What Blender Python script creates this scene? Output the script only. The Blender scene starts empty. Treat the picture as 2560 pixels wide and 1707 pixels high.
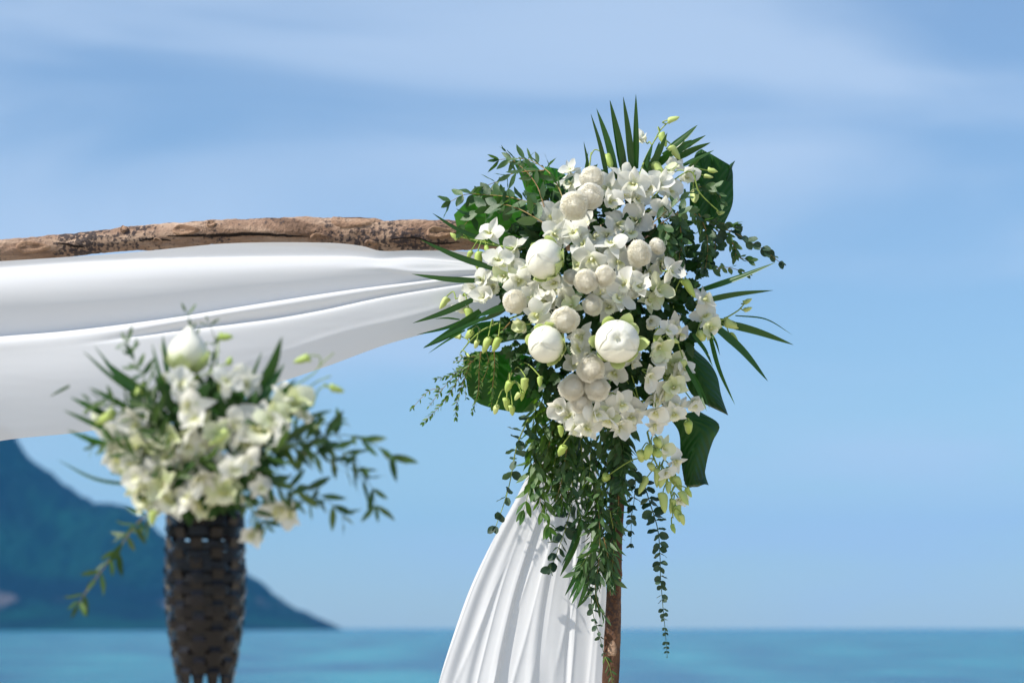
import bpy, bmesh, math, random
from mathutils import Vector, Matrix, noise
R = random.Random(11)
scene = bpy.context.scene
COL = scene.collection
# ------------------------------------------------------------------ camera
CAM_Z = 1.6
LENS, SENSOR, W, H = 85.0, 36.0, 2560.0, 1707.0
FPX = LENS / SENSOR * W
PITCH = math.atan(715.0 / FPX)
cam = bpy.data.cameras.new('camera'); cam_ob = bpy.data.objects.new('camera', cam); COL.objects.link(cam_ob)
cam.lens = LENS; cam.sensor_width = SENSOR; cam.clip_start = 0.05; cam.clip_end = 60000
cam_ob.location = (0, 0, CAM_Z); cam_ob.rotation_euler = (math.pi / 2 + PITCH, 0, 0)
cam.dof.use_dof = True; cam.dof.focus_distance = 4.70; cam.dof.aperture_fstop = 4.4; cam.dof.aperture_blades = 9
scene.camera = cam_ob
# ------------------------------------------------------------------ light
SUN = Vector((-0.66, -0.30, 0.80)).normalized()
sun = bpy.data.lights.new('sun', 'SUN'); sun.energy = 4.2; sun.angle = math.radians(0.53); sun.color = (1.0, 0.945, 0.86)
sun_ob = bpy.data.objects.new('sun', sun); COL.objects.link(sun_ob)
sun_ob.rotation_euler = SUN.to_track_quat('Z', 'Y').to_euler(); sun_ob.location = (-3, 0, 6)
world = bpy.data.worlds.new('World'); scene.world = world; world.use_nodes = True
nt = world.node_tree; nt.nodes.clear(); N = nt.nodes.new; LK = nt.links.new
out = N('ShaderNodeOutputWorld'); bg = N('ShaderNodeBackground'); sky = N('ShaderNodeTexSky')
sky.sky_type = 'NISHITA'; sky.sun_disc = False
sky.sun_elevation = math.asin(SUN.z); sky.sun_rotation = math.atan2(SUN.x, SUN.y)
sky.altitude = 0; sky.air_density = 1.0; sky.dust_density = 0.2; sky.ozone_density = 2.0
bg.inputs['Strength'].default_value = 0.083
hs = N('ShaderNodeMix'); hs.data_type = 'RGBA'; hs.blend_type = 'MULTIPLY'; hs.inputs[0].default_value = 1.0
hs.inputs[7].default_value = (0.70, 0.865, 0.995, 1)
LK(sky.outputs[0], hs.inputs[6])
tc = N('ShaderNodeTexCoord'); mp = N('ShaderNodeMapping'); mp.inputs['Scale'].default_value = (3.6, 2.0, 15.0)
mp.inputs['Rotation'].default_value = (0, 0.16, 0.0); mp.inputs['Location'].default_value = (1.62, 0.2, 0.9)
LK(tc.outputs['Generated'], mp.inputs[0])
n1 = N('ShaderNodeTexNoise'); n1.inputs['Scale'].default_value = 1.0; n1.inputs['Detail'].default_value = 6.5; n1.inputs['Roughness'].default_value = 0.42
n1.inputs['Distortion'].default_value = 0.5
LK(mp.outputs[0], n1.inputs[0])
cr = N('ShaderNodeValToRGB'); cr.color_ramp.interpolation = 'EASE'
cr.color_ramp.elements[0].position = 0.40; cr.color_ramp.elements[0].color = (.20, .20, .20, 1)
cr.color_ramp.elements[1].position = 0.66; cr.color_ramp.elements[1].color = (0.75, 0.75, 0.75, 1)
LK(n1.outputs[0], cr.inputs[0])
mx = N('ShaderNodeMix'); mx.data_type = 'RGBA'; mx.inputs[7].default_value = (4.5, 5.6, 7.2, 1)
LK(cr.outputs[0], mx.inputs[0]); LK(hs.outputs[2], mx.inputs[6])
LK(mx.outputs[2], bg.inputs[0]); LK(bg.outputs[0], out.inputs[0])
vs = scene.view_settings; vs.view_transform = 'Standard'; vs.look = 'None'; vs.gamma = 1; vs.exposure = 0.64; vs.use_curve_mapping = False
scene.render.engine = 'CYCLES'
scene.cycles.max_bounces = 8; scene.cycles.transparent_max_bounces = 8; scene.cycles.use_denoising = True
scene.cycles.volume_bounces = 0
# ------------------------------------------------------------------ geometry helpers
_rot = Matrix.Rotation(math.pi / 2 + PITCH, 3, 'X')
def P(px, py, Y):
    """The point of the place at distance Y (metres along +Y) seen at photo pixel px, py."""
    d = _rot @ Vector(((px - W / 2) / FPX, -(py - H / 2) / FPX, -1.0))
    return Vector((0, 0, CAM_Z)) + d * (Y / d.y)
def conv(ox, oy, s): return lambda x, y: (ox + x * s, oy + y * s)
za = conv(1080, 220, .2805); zb = conv(1500, 220, .2805); zc = conv(1030, 560, .3317); zd = conv(1480, 560, .3316)
ze = conv(1200, 960, .319); zf = conv(1480, 960, .476); zg = conv(80, 760, .408); zh = conv(100, 1200, .340)
zi = conv(1080, 1240, .2978); z5 = conv(1380, 600, .1403); z6 = conv(1380, 800, .1913)
YB, YT = 4.80, 3.05                      # depth of the arch post and of the torch
PX = YB / FPX; PT = YT / FPX             # metres per photo pixel at those depths
def dome(px, py, cx=1480, cy=770, rx=330, ry=440, d=0.19):
    return d * math.sqrt(max(0.0, 1 - ((px - cx) / rx) ** 2 - ((py - cy) / ry) ** 2))
def B(p, off=0.0): return P(p[0], p[1], YB - 0.02 - dome(*p) - off)          # on the dome of the big arrangement
def T(p, off=0.0): return P(p[0], p[1], YT - dome(p[0], p[1], 500, 1130, 330, 260, 0.10) - off)
WORLD = {}
def link(o, parent=None, mw=None):
    COL.objects.link(o)
    mw = mw or Matrix.Identity(4)
    if parent is not None:
        o.parent = parent; o.matrix_basis = WORLD[parent.name].inverted() @ mw
    else: o.matrix_basis = mw
    WORLD[o.name] = mw
    return o
def tag(o, label=None, cat=None, group=None, kind=None):
    if label: o['label'] = label
    if cat: o['category'] = cat
    if group: o['group'] = group
    if kind: o['kind'] = kind
    return o
def thing(name, label, cat, loc, group=None):
    o = bpy.data.objects.new(name, None); o.empty_display_size = .02
    link(o, None, Matrix.Translation(loc)); return tag(o, label, cat, group)
def mesh(name, v, f, mat=None, smooth=True, uv=None):
    m = bpy.data.meshes.new(name); m.from_pydata([tuple(a) for a in v], [], f); m.update()
    if smooth: m.polygons.foreach_set('use_smooth', [True] * len(m.polygons))
    if uv:
        l = m.uv_layers.new(name='uv')
        for lp in m.loops: l.data[lp.index].uv = uv[lp.vertex_index]
    if mat: m.materials.append(mat)
    return m
def part(name, me, parent=None, mw=None): return link(bpy.data.objects.new(name, me), parent, mw)
def frame(loc, y, n, s=(1, 1, 1)):
    y = y.normalized(); z = n - y * n.dot(y)
    if z.length < 1e-4: z = y.orthogonal()
    z.normalize(); x = y.cross(z)
    m = Matrix((x, y, z)).transposed().to_4x4(); m.translation = loc
    return m @ Matrix.Diagonal((*s, 1))
def rv(a=1.0): return Vector((R.uniform(-a, a), R.uniform(-a, a), R.uniform(-a, a)))
def spline(pts, n):
    """Catmull-Rom through pts, n samples evenly spread."""
    p = [Vector(a) for a in pts]; p = [2 * p[0] - p[1]] + p + [2 * p[-1] - p[-2]]; k = len(p) - 3; dense = []
    for i in range(k):
        for j in range(16):
            t = j / 16; a, b, c, d = p[i:i + 4]
            dense.append(.5 * ((2 * b) + (c - a) * t + (2 * a - 5 * b + 4 * c - d) * t * t + (3 * b - a - 3 * c + d) * t ** 3))
    dense.append(p[-2]); L = [0]
    for a, b in zip(dense, dense[1:]): L.append(L[-1] + (b - a).length)
    out_, i = [], 0
    for j in range(n):
        s = L[-1] * j / (n - 1)
        while i < len(L) - 2 and L[i + 1] < s: i += 1
        f = (s - L[i]) / max(1e-9, L[i + 1] - L[i]); out_.append(dense[i].lerp(dense[i + 1], min(1, f)))
    return out_
def curve1(kn):
    """smooth y(x) through knots"""
    xs = [a for a, _ in kn]; ys = [b for _, b in kn]; n = len(xs); m = []
    for i in range(n):
        a, b = max(0, i - 1), min(n - 1, i + 1); m.append((ys[b] - ys[a]) / (xs[b] - xs[a]))
    def f(x):
        if x <= xs[0]: return ys[0] + m[0] * (x - xs[0])
        if x >= xs[-1]: return ys[-1] + m[-1] * (x - xs[-1])
        i = max(j for j in range(n - 1) if xs[j] <= x); h = xs[i + 1] - xs[i]; t = (x - xs[i]) / h
        return ((2 * t**3 - 3 * t * t + 1) * ys[i] + (t**3 - 2 * t * t + t) * h * m[i] + (-2 * t**3 + 3 * t * t) * ys[i + 1] + (t**3 - t * t) * h * m[i + 1])
    return f
def tube(v, f, pts, r0, r1, n=6, cap=True):
    base = len(v); k = len(pts)
    for i, p in enumerate(pts):
        t = (pts[min(k - 1, i + 1)] - pts[max(0, i - 1)]).normalized(); a = t.orthogonal().normalized() if i == 0 else (a - t * a.dot(t)).normalized()
        b = t.cross(a); r = r0 + (r1 - r0) * i / max(1, k - 1)
        for j in range(n):
            w = 2 * math.pi * j / n; v.append(p + (a * math.cos(w) + b * math.sin(w)) * r)
    for i in range(k - 1):
        for j in range(n): f.append((base + i * n + j, base + i * n + (j + 1) % n, base + (i + 1) * n + (j + 1) % n, base + (i + 1) * n + j))
    if cap: f.append(tuple(base + (k - 1) * n + j for j in range(n)))
# ------------------------------------------------------------------ materials
def new_mat(name):
    m = bpy.data.materials.new(name); m.use_nodes = True; t = m.node_tree; t.nodes.clear()
    return m, t, t.nodes.new, t.links.new
def leaf_mat(name, c1, c2, tr, trf=0.3, rough=0.45, spec=0.4, scale=60, vein=False, uvcol=None):
    m, t, n, l = new_mat(name)
    o = n('ShaderNodeOutputMaterial'); b = n('ShaderNodeBsdfPrincipled'); b.inputs['Roughness'].default_value = rough; b.inputs['Specular IOR Level'].default_value = spec
    oi = n('ShaderNodeObjectInfo'); tcn = n('ShaderNodeTexCoord'); nz = n('ShaderNodeTexNoise'); nz.inputs['Scale'].default_value = scale; nz.inputs['Detail'].default_value = 3
    l(tcn.outputs['Object'], nz.inputs[0])
    ad = n('ShaderNodeMath'); ad.operation = 'MULTIPLY_ADD'; ad.inputs[1].default_value = 0.5; l(nz.outputs[0], ad.inputs[0])
    sc = n('ShaderNodeMath'); sc.operation = 'MULTIPLY_ADD'; sc.inputs[1].default_value = 0.8; sc.inputs[2].default_value = -0.2; l(oi.outputs['Random'], sc.inputs[0]); l(sc.outputs[0], ad.inputs[2])
    mxc = n('ShaderNodeMix'); mxc.data_type = 'RGBA'; mxc.inputs[6].default_value = (*c1, 1); mxc.inputs[7].default_value = (*c2, 1); l(ad.outputs[0], mxc.inputs[0])
    col = mxc.outputs[2]
    if uvcol:      # colour towards the base of the petal (v = 0)
        uvn = n('ShaderNodeUVMap'); sp = n('ShaderNodeSeparateXYZ'); l(uvn.outputs[0], sp.inputs[0])
        rp = n('ShaderNodeMapRange'); rp.inputs[1].default_value = uvcol[1]; rp.inputs[2].default_value = uvcol[2]; rp.interpolation_type = 'SMOOTHSTEP'; l(sp.outputs[1], rp.inputs[0])
        m2 = n('ShaderNodeMix'); m2.data_type = 'RGBA'; m2.inputs[6].default_value = (*uvcol[0], 1); l(col, m2.inputs[7]); l(rp.outputs[0], m2.inputs[0]); col = m2.outputs[2]
    l(col, b.inputs['Base Color'])
    tb = n('ShaderNodeBsdfTranslucent'); tm = n('ShaderNodeMix'); tm.data_type = 'RGBA'; tm.blend_type = 'MULTIPLY'; tm.inputs[0].default_value = 1; l(col, tm.inputs[6]); tm.inputs[7].default_value = (*tr, 1)
    l(tm.outputs[2], tb.inputs[0])
    ms = n('ShaderNodeMixShader'); ms.inputs[0].default_value = trf; l(b.outputs[0], ms.inputs[1]); l(tb.outputs[0], ms.inputs[2]); l(ms.outputs[0], o.inputs[0])
    bp = n('ShaderNodeBump'); bp.inputs['Strength'].default_value = 0.25; bp.inputs['Distance'].default_value = 0.002
    if vein:
        uvn = n('ShaderNodeUVMap'); sp = n('ShaderNodeSeparateXYZ'); l(uvn.outputs[0], sp.inputs[0])
        ab = n('ShaderNodeMath'); ab.operation = 'ABSOLUTE'; l(sp.outputs[0], ab.inputs[0])
        q = n('ShaderNodeMath'); q.operation = 'MULTIPLY_ADD'; q.inputs[1].default_value = -0.35; l(ab.outputs[0], q.inputs[0]); l(sp.outputs[1], q.inputs[2])
        fr = n('ShaderNodeMath'); fr.operation = 'MULTIPLY'; fr.inputs[1].default_value = 46; l(q.outputs[0], fr.inputs[0])
        si = n('ShaderNodeMath'); si.operation = 'SINE'; l(fr.outputs[0], si.inputs[0]); l(si.outputs[0], bp.inputs['Height']); bp.inputs['Strength'].default_value = 0.35
    else: l(nz.outputs[0], bp.inputs['Height'])
    l(bp.outputs[0], b.inputs['Normal'])
    return m
M = {}
M['euc'] = leaf_mat('willow eucalyptus leaf', (.014, .060, .011), (.100, .175, .068), (1.4, 1.8, .4), .24, .42, .5)
M['euc_fresh'] = leaf_mat('fresh eucalyptus leaf', (.024, .090, .008), (.125, .205, .045), (1.5, 1.9, .3), .3, .42, .5)
M['round'] = leaf_mat('round eucalyptus leaf', (.010, .038, .018), (.065, .115, .068), (1.2, 1.5, .6), .2, .5, .4)
M['olive'] = leaf_mat('narrow olive green leaf', (.008, .046, .004), (.085, .150, .030), (1.4, 1.7, .5), .25, .42, .5)
M['palm'] = leaf_mat('palm blade', (.018, .072, .010), (.030, .095, .018), (1.5, 1.9, .4), .32, .35, .5, 30)
M['monstera'] = leaf_mat('monstera leaf', (.026, .135, .007), (.042, .175, .012), (1.7, 2.2, .25), .36, .33, .5, 14, vein=True)  # sunlit green of the left leaf, brightness put into the colour
M['monstera_shaded'] = leaf_mat('shaded monstera leaf', (.006, .038, .005), (.012, .058, .008), (1.7, 2.2, .3), .22, .48, .22, 14, vein=True)  # shade of the leaves facing away from the sun, put into the colour
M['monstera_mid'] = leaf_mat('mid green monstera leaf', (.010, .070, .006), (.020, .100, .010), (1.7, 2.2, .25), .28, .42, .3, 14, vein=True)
M['filler'] = leaf_mat('dark filler leaf', (.005, .026, .004), (.020, .066, .008), (1.4, 1.7, .5), .22, .5, .3)
M['petal'] = leaf_mat('white orchid petal', (.82, .82, .765), (.885, .885, .85), (1, 1, .95), .44, .5, .3, 80, uvcol=((.72, .75, .52), -0.10, 0.36))
M['petal_green'] = leaf_mat('greenish orchid petal', (.66, .72, .44), (.80, .82, .66), (1, 1, .85), .34, .5, .3, 60, uvcol=((.58, .66, .30), -0.1, 0.6))
M['lip'] = leaf_mat('orchid lip', (.78, .79, .60), (.84, .84, .74), (1, 1, .85), .3, .5, .3, 80, uvcol=((.60, .62, .24), 0.0, 0.6))
M['column'] = leaf_mat('orchid column', (.66, .68, .36), (.80, .80, .62), (1, 1, .8), .2, .45, .3, 80)
M['bud'] = leaf_mat('orchid bud', (.40, .54, .11), (.64, .71, .30), (1, 1, .7), .2, .4, .4, 40)
M['pompon'] = leaf_mat('pompon floret', (.93, .92, .86), (.95, .94, .90), (1, .98, .93), .48, .6, .2, 60, uvcol=((.92, .89, .80), 0.0, 0.5))
M['lotus'] = leaf_mat('white lotus petal', (.80, .80, .69), (.87, .87, .79), (1, 1, .85), .18, .34, .45, 18, uvcol=((.52, .62, .25), 0.05, 0.80))
M['sepal'] = leaf_mat('green white folded petal', (.50, .60, .24), (.68, .74, .42), (1, 1.05, .7), .28, .4, .4, 24, uvcol=((.36, .50, .10), 0.0, 0.6))
M['stem_green'] = leaf_mat('green stem', (.20, .30, .045), (.28, .36, .08), (1, 1, .5), .1, .45, .4)
M['stem_red'] = leaf_mat('reddish twig', (.22, .12, .045), (.30, .22, .07), (1, 1, .5), .05, .5, .3)
M['stem_dark'] = leaf_mat('dark green stem', (.045, .08, .025), (.10, .14, .05), (1, 1, .5), .05, .5, .3)
def fabric_mat():
    m, t, n, l = new_mat('white chiffon')
    o = n('ShaderNodeOutputMaterial'); b = n('ShaderNodeBsdfPrincipled'); b.inputs['Base Color'].default_value = (.68, .685, .70, 1); b.inputs['Roughness'].default_value = .75; b.inputs['Specular IOR Level'].default_value = .15
    b.inputs['Sheen Weight'].default_value = .15
    tb = n('ShaderNodeBsdfTranslucent'); tb.inputs[0].default_value = (.70, .70, .71, 1)
    ms = n('ShaderNodeMixShader'); ms.inputs[0].default_value = .25; l(b.outputs[0], ms.inputs[1]); l(tb.outputs[0], ms.inputs[2]); tp_ = n('ShaderNodeBsdfTransparent'); m3 = n('ShaderNodeMixShader'); m3.inputs[0].default_value = .07; l(ms.outputs[0], m3.inputs[1]); l(tp_.outputs[0], m3.inputs[2]); l(m3.outputs[0], o.inputs[0])
    tcn = n('ShaderNodeTexCoord'); mpn = n('ShaderNodeMapping'); mpn.inputs['Scale'].default_value = (1.2, 6, 9); l(tcn.outputs['Object'], mpn.inputs[0])
    nz = n('ShaderNodeTexNoise'); nz.inputs['Scale'].default_value = 3; nz.inputs['Detail'].default_value = 2; l(mpn.outputs[0], nz.inputs[0])
    wv = n('ShaderNodeTexNoise'); wv.inputs['Scale'].default_value = 900; l(tcn.outputs['Object'], wv.inputs[0])
    bp = n('ShaderNodeBump'); bp.inputs['Strength'].default_value = .14; bp.inputs['Distance'].default_value = .004; l(nz.outputs[0], bp.inputs['Height'])
    b2 = n('ShaderNodeBump'); b2.inputs['Strength'].default_value = .12; b2.inputs['Distance'].default_value = .0006; l(wv.outputs[0], b2.inputs['Height']); l(bp.outputs[0], b2.inputs['Normal'])
    l(b2.outputs[0], b.inputs['Normal']); return m
M['fabric'] = fabric_mat()
def bark_mat(name, cols, stretch, spots):
    m, t, n, l = new_mat(name)
    o = n('ShaderNodeOutputMaterial'); b = n('ShaderNodeBsdfPrincipled'); b.inputs['Roughness'].default_value = .85; b.inputs['Specular IOR Level'].default_value = .2; l(b.outputs[0], o.inputs[0])
    tcn = n('ShaderNodeTexCoord'); mpn = n('ShaderNodeMapping'); mpn.inputs['Scale'].default_value = stretch; l(tcn.outputs['Object'], mpn.inputs[0])
    a = n('ShaderNodeTexNoise'); a.inputs['Scale'].default_value = 14; a.inputs['Detail'].default_value = 8; a.inputs['Roughness'].default_value = .65; a.inputs['Distortion'].default_value = .6; l(mpn.outputs[0], a.inputs[0])
    rp = n('ShaderNodeValToRGB'); el = rp.color_ramp.elements; el[0].position = .30; el[0].color = (*cols[0], 1); el[1].position = .68; el[1].color = (*cols[2], 1); e = el.new(.46); e.color = (*cols[1], 1); l(a.outputs[0], rp.inputs[0])
    s = n('ShaderNodeTexNoise'); s.inputs['Scale'].default_value = 130; s.inputs['Detail'].default_value = 3; l(tcn.outputs['Object'], s.inputs[0])
    g = n('ShaderNodeTexNoise'); g.inputs['Scale'].default_value = 9; g.inputs['Detail'].default_value = 2; l(tcn.outputs['Object'], g.inputs[0])
    ml = n('ShaderNodeMath'); ml.operation = 'MULTIPLY'; l(s.outputs[0], ml.inputs[0]); l(g.outputs[0], ml.inputs[1])
    rr = n('ShaderNodeMapRange'); rr.inputs[1].default_value = .255; rr.inputs[2].default_value = .33; l(ml.outputs[0], rr.inputs[0])
    mk = n('ShaderNodeMath'); mk.operation = 'MULTIPLY'; mk.inputs[1].default_value = spots; l(rr.outputs[0], mk.inputs[0])
    c = n('ShaderNodeMix'); c.data_type = 'RGBA'; c.inputs[7].default_value = (.035, .03, .035, 1); l(mk.outputs[0], c.inputs[0]); l(rp.outputs[0], c.inputs[6])
    l(c.outputs[2], b.inputs['Base Color'])
    bp = n('ShaderNodeBump'); bp.inputs['Strength'].default_value = 1.0; bp.inputs['Distance'].default_value = .014; l(a.outputs[0], bp.inputs['Height'])
    b2 = n('ShaderNodeBump'); b2.inputs['Strength'].default_value = .8; b2.inputs['Distance'].default_value = .005; l(s.outputs[0], b2.inputs['Height']); l(bp.outputs[0], b2.inputs['Normal']); l(b2.outputs[0], b.inputs['Normal'])
    return m
M['bark'] = bark_mat('weathered tan bark', ((.040, .024, .018), (.245, .155, .108), (.46, .335, .25)), (.35, 1, 1), .9)
M['bark_post'] = bark_mat('brown peeling bark', ((.022, .012, .008), (.075, .036, .021), (.20, .11, .066)), (1, 1, .3), .6)
M['knot'] = bark_mat('bare knot wood', ((.11, .066, .045), (.31, .195, .13), (.43, .29, .20)), (.5, 3, 3), .4)
M['crack'] = bark_mat('dark crack', ((.012, .008, .006), (.02, .013, .01), (.03, .02, .015)), (1, 1, 1), 0)
def plain(name, c, rough=.5, spec=.4, var=.3, scale=120):
    m, t, n, l = new_mat(name)
    o = n('ShaderNodeOutputMaterial'); b = n('ShaderNodeBsdfPrincipled'); b.inputs['Roughness'].default_value = rough; b.inputs['Specular IOR Level'].default_value = spec; l(b.outputs[0], o.inputs[0])
    tcn = n('ShaderNodeTexCoord'); a = n('ShaderNodeTexNoise'); a.inputs['Scale'].default_value = scale; a.inputs['Detail'].default_value = 4; l(tcn.outputs['Object'], a.inputs[0])
    c_ = n('ShaderNodeMix'); c_.data_type = 'RGBA'; c_.inputs[6].default_value = (*[x * (1 - var) for x in c], 1); c_.inputs[7].default_value = (*[min(1, x * (1 + var)) for x in c], 1); l(a.outputs[0], c_.inputs[0]); l(c_.outputs[2], b.inputs['Base Color'])
    bp = n('ShaderNodeBump'); bp.inputs['Strength'].default_value = .3; bp.inputs['Distance'].default_value = .002; l(a.outputs[0], bp.inputs['Height']); l(bp.outputs[0], b.inputs['Normal']); return m
M['rattan'] = plain('dark stained rattan', (.0032, .0024, .0038), .26, .30, .5, 60)
M['insert'] = plain('black liner', (.012, .011, .012), .6, .3)
M['sand'] = plain('beach sand', (.56, .49, .38), .9, .1, .15, 8)
# ------------------------------------------------------------------ setting
def grid(nx, ny, fn):
    v = [fn(i / nx, j / ny) for j in range(ny + 1) for i in range(nx + 1)]
    f = [(j * (nx + 1) + i, j * (nx + 1) + i + 1, (j + 1) * (nx + 1) + i + 1, (j + 1) * (nx + 1) + i) for j in range(ny) for i in range(nx)]
    return v, f
def sand_z(x, y): return 0.02 * noise.noise(Vector((x * .7, y * .7, 0))) - max(0, (y - 9)) ** 1.3 * 0.05
v, f = grid(60, 60, lambda a, b: Vector(((a - .5) * 120, -45 + b * 75, sand_z((a - .5) * 120, -45 + b * 75))))
tag(part('beach_sand', mesh('beach_sand', v, f, M['sand'])), 'pale sand beach under the arch', kind='structure')
def sea_mat():
    m, t, n, l = new_mat('sea water')
    o = n('ShaderNodeOutputMaterial'); b = n('ShaderNodeBsdfPrincipled'); b.inputs['Roughness'].default_value = .22; b.inputs['IOR'].default_value = 1.33; b.inputs['Specular IOR Level'].default_value = .15; l(b.outputs[0], o.inputs[0])
    g = n('ShaderNodeNewGeometry'); mp_ = n('ShaderNodeMapping'); mp_.inputs['Scale'].default_value = (.07, .02, 1); l(g.outputs['Position'], mp_.inputs[0])
    a = n('ShaderNodeTexNoise'); a.inputs['Scale'].default_value = 1.6; a.inputs['Detail'].default_value = 5; l(mp_.outputs[0], a.inputs[0])
    c = n('ShaderNodeMix'); c.data_type = 'RGBA'; c.inputs[6].default_value = (.001, .070, .145, 1); c.inputs[7].default_value = (.022, .200, .245, 1)
    rr = n('ShaderNodeMapRange'); rr.inputs[1].default_value = .38; rr.inputs[2].default_value = .66; l(a.outputs[0], rr.inputs[0]); l(rr.outputs[0], c.inputs[0]); l(c.outputs[2], b.inputs['Base Color'])
    w = n('ShaderNodeMapping'); w.inputs['Scale'].default_value = (.35, .9, 1); l(g.outputs['Position'], w.inputs[0])
    wn = n('ShaderNodeTexNoise'); wn.inputs['Scale'].default_value = .55; wn.inputs['Detail'].default_value = 6; l(w.outputs[0], wn.inputs[0])
    bp = n('ShaderNodeBump'); bp.inputs['Strength'].default_value = .9; bp.inputs['Distance'].default_value = .9; l(wn.outputs[0], bp.inputs['Height']); l(bp.outputs[0], b.inputs['Normal'])
    return m
M['sea'] = sea_mat()
def sea_pt(a, b):
    y = 10 + 7000 * b ** 3.4; x = (a - .5) * (400 + 2.2 * y)
    z = -0.62 + 0.10 * noise.noise(Vector((x * .05, y * .13, 3))) * (1 if y < 900 else 0)
    return Vector((x, y, z))
v, f = grid(90, 140, sea_pt)
tag(part('sea', mesh('sea', v, f, M['sea'])), 'calm turquoise sea up to the horizon', kind='structure')
# ---- headland across the bay
def hill_mat():
    m, t, n, l = new_mat('forested headland')
    o = n('ShaderNodeOutputMaterial'); b = n('ShaderNodeBsdfPrincipled'); b.inputs['Roughness'].default_value = .95; b.inputs['Specular IOR Level'].default_value = .05; l(b.outputs[0], o.inputs[0])
    g = n('ShaderNodeNewGeometry'); a = n('ShaderNodeTexNoise'); a.inputs['Scale'].default_value = .009; a.inputs['Detail'].default_value = 6; l(g.outputs['Position'], a.inputs[0])
    rp = n('ShaderNodeValToRGB'); el = rp.color_ramp.elements; el[0].position = .42; el[0].color = (.0003, .0025, .006, 1); el[1].position = .66; el[1].color = (.003, .034, .022, 1); l(a.outputs[0], rp.inputs[0])
    sp = n('ShaderNodeSeparateXYZ'); l(g.outputs['Position'], sp.inputs[0])
    hz = n('ShaderNodeMapRange'); hz.inputs[1].default_value = 85; hz.inputs[2].default_value = 30; l(sp.outputs[2], hz.inputs[0]); lo = n('ShaderNodeMapRange'); lo.inputs[1].default_value = 6; lo.inputs[2].default_value = 20; l(sp.outputs[2], lo.inputs[0]); hm = n('ShaderNodeMath'); hm.operation = 'MULTIPLY'; l(hz.outputs[0], hm.inputs[0]); l(lo.outputs[0], hm.inputs[1])
    k = n('ShaderNodeTexNoise'); k.inputs['Scale'].default_value = .022; k.inputs['Detail'].default_value = 4; l(g.outputs['Position'], k.inputs[0])
    mu = n('ShaderNodeMath'); mu.operation = 'MULTIPLY'; l(hm.outputs[0], mu.inputs[0]); l(k.outputs[0], mu.inputs[1])
    st = n('ShaderNodeMapRange'); st.inputs[1].default_value = .53; st.inputs[2].default_value = .62; l(mu.outputs[0], st.inputs[0])
    c = n('ShaderNodeMix'); c.data_type = 'RGBA'; c.inputs[7].default_value = (.09, .075, .075, 1); l(rp.outputs[0], c.inputs[6]); l(st.outputs[0], c.inputs[0]); l(c.outputs[2], b.inputs['Base Color'])
    return m
YH = 2600.0; kh = YH / FPX
ridge = curve1([(-700, 640), (-400, 640), (-150, 560), (0, 470), (30, 452), (62, 405), (105, 368), (150, 336), (190, 302), (230, 284), (320, 272), (420, 205), (520, 160), (610, 112), (640, 92), (680, 58), (746, 33), (814, 14), (838, 0), (880, -14), (960, -30)])
def hill_pt(a, b):
    px = -900 + 1860 * a; y = YH + (b - .45) * 1000
    h = (ridge(px) if px > -700 else 640) * kh
    s = math.exp(-((b - .45) / .20) ** 2)
    x = (px - 1280) * kh
    nz = noise.fractal(Vector((x * .012, y * .008, 1.7)), 1.0, 2.1, 4) * 6 + 14 + noise.noise(Vector((x * .05, y * .05, 5))) * 6.0 + noise.noise(Vector((x * .11, y * .11, 8))) * 4.0
    env = min(1, max(0, h / 30))
    hh = h * s * (1 + .14 * noise.noise(Vector((x * .011, y * .009, 0))) * (1 - s) * 2)
    return Vector((x, y, -2.0 + hh + nz * env * min(1, 2.2 * s)))
v, f = grid(230, 80, hill_pt)
tag(part('hill', mesh('hill', v, f, hill_mat(), smooth=False)), 'dark blue forested headland sloping down to the sea', kind='structure')
# ---- sea air
def haze_mat():
    m, t, n, l = new_mat('sea haze')
    o = n('ShaderNodeOutputMaterial'); p = n('ShaderNodeVolumePrincipled'); p.inputs['Color'].default_value = (.10, .48, 1.0, 1); p.inputs['Density'].default_value = HAZE
    l(p.outputs[0], o.inputs['Volume']); return m
HAZE = 0.00010
if HAZE:
    v = [Vector((x, y, z)) for x in (-9000, 9000) for y in (-60, 7200) for z in (-8, 330)]
    f = [(0, 1, 3, 2), (4, 6, 7, 5), (0, 4, 5, 1), (2, 3, 7, 6), (0, 2, 6, 4), (1, 5, 7, 3)]
    tag(part('haze', mesh('haze', v, f, haze_mat(), smooth=False)), 'thin blue sea haze', kind='stuff')
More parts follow.
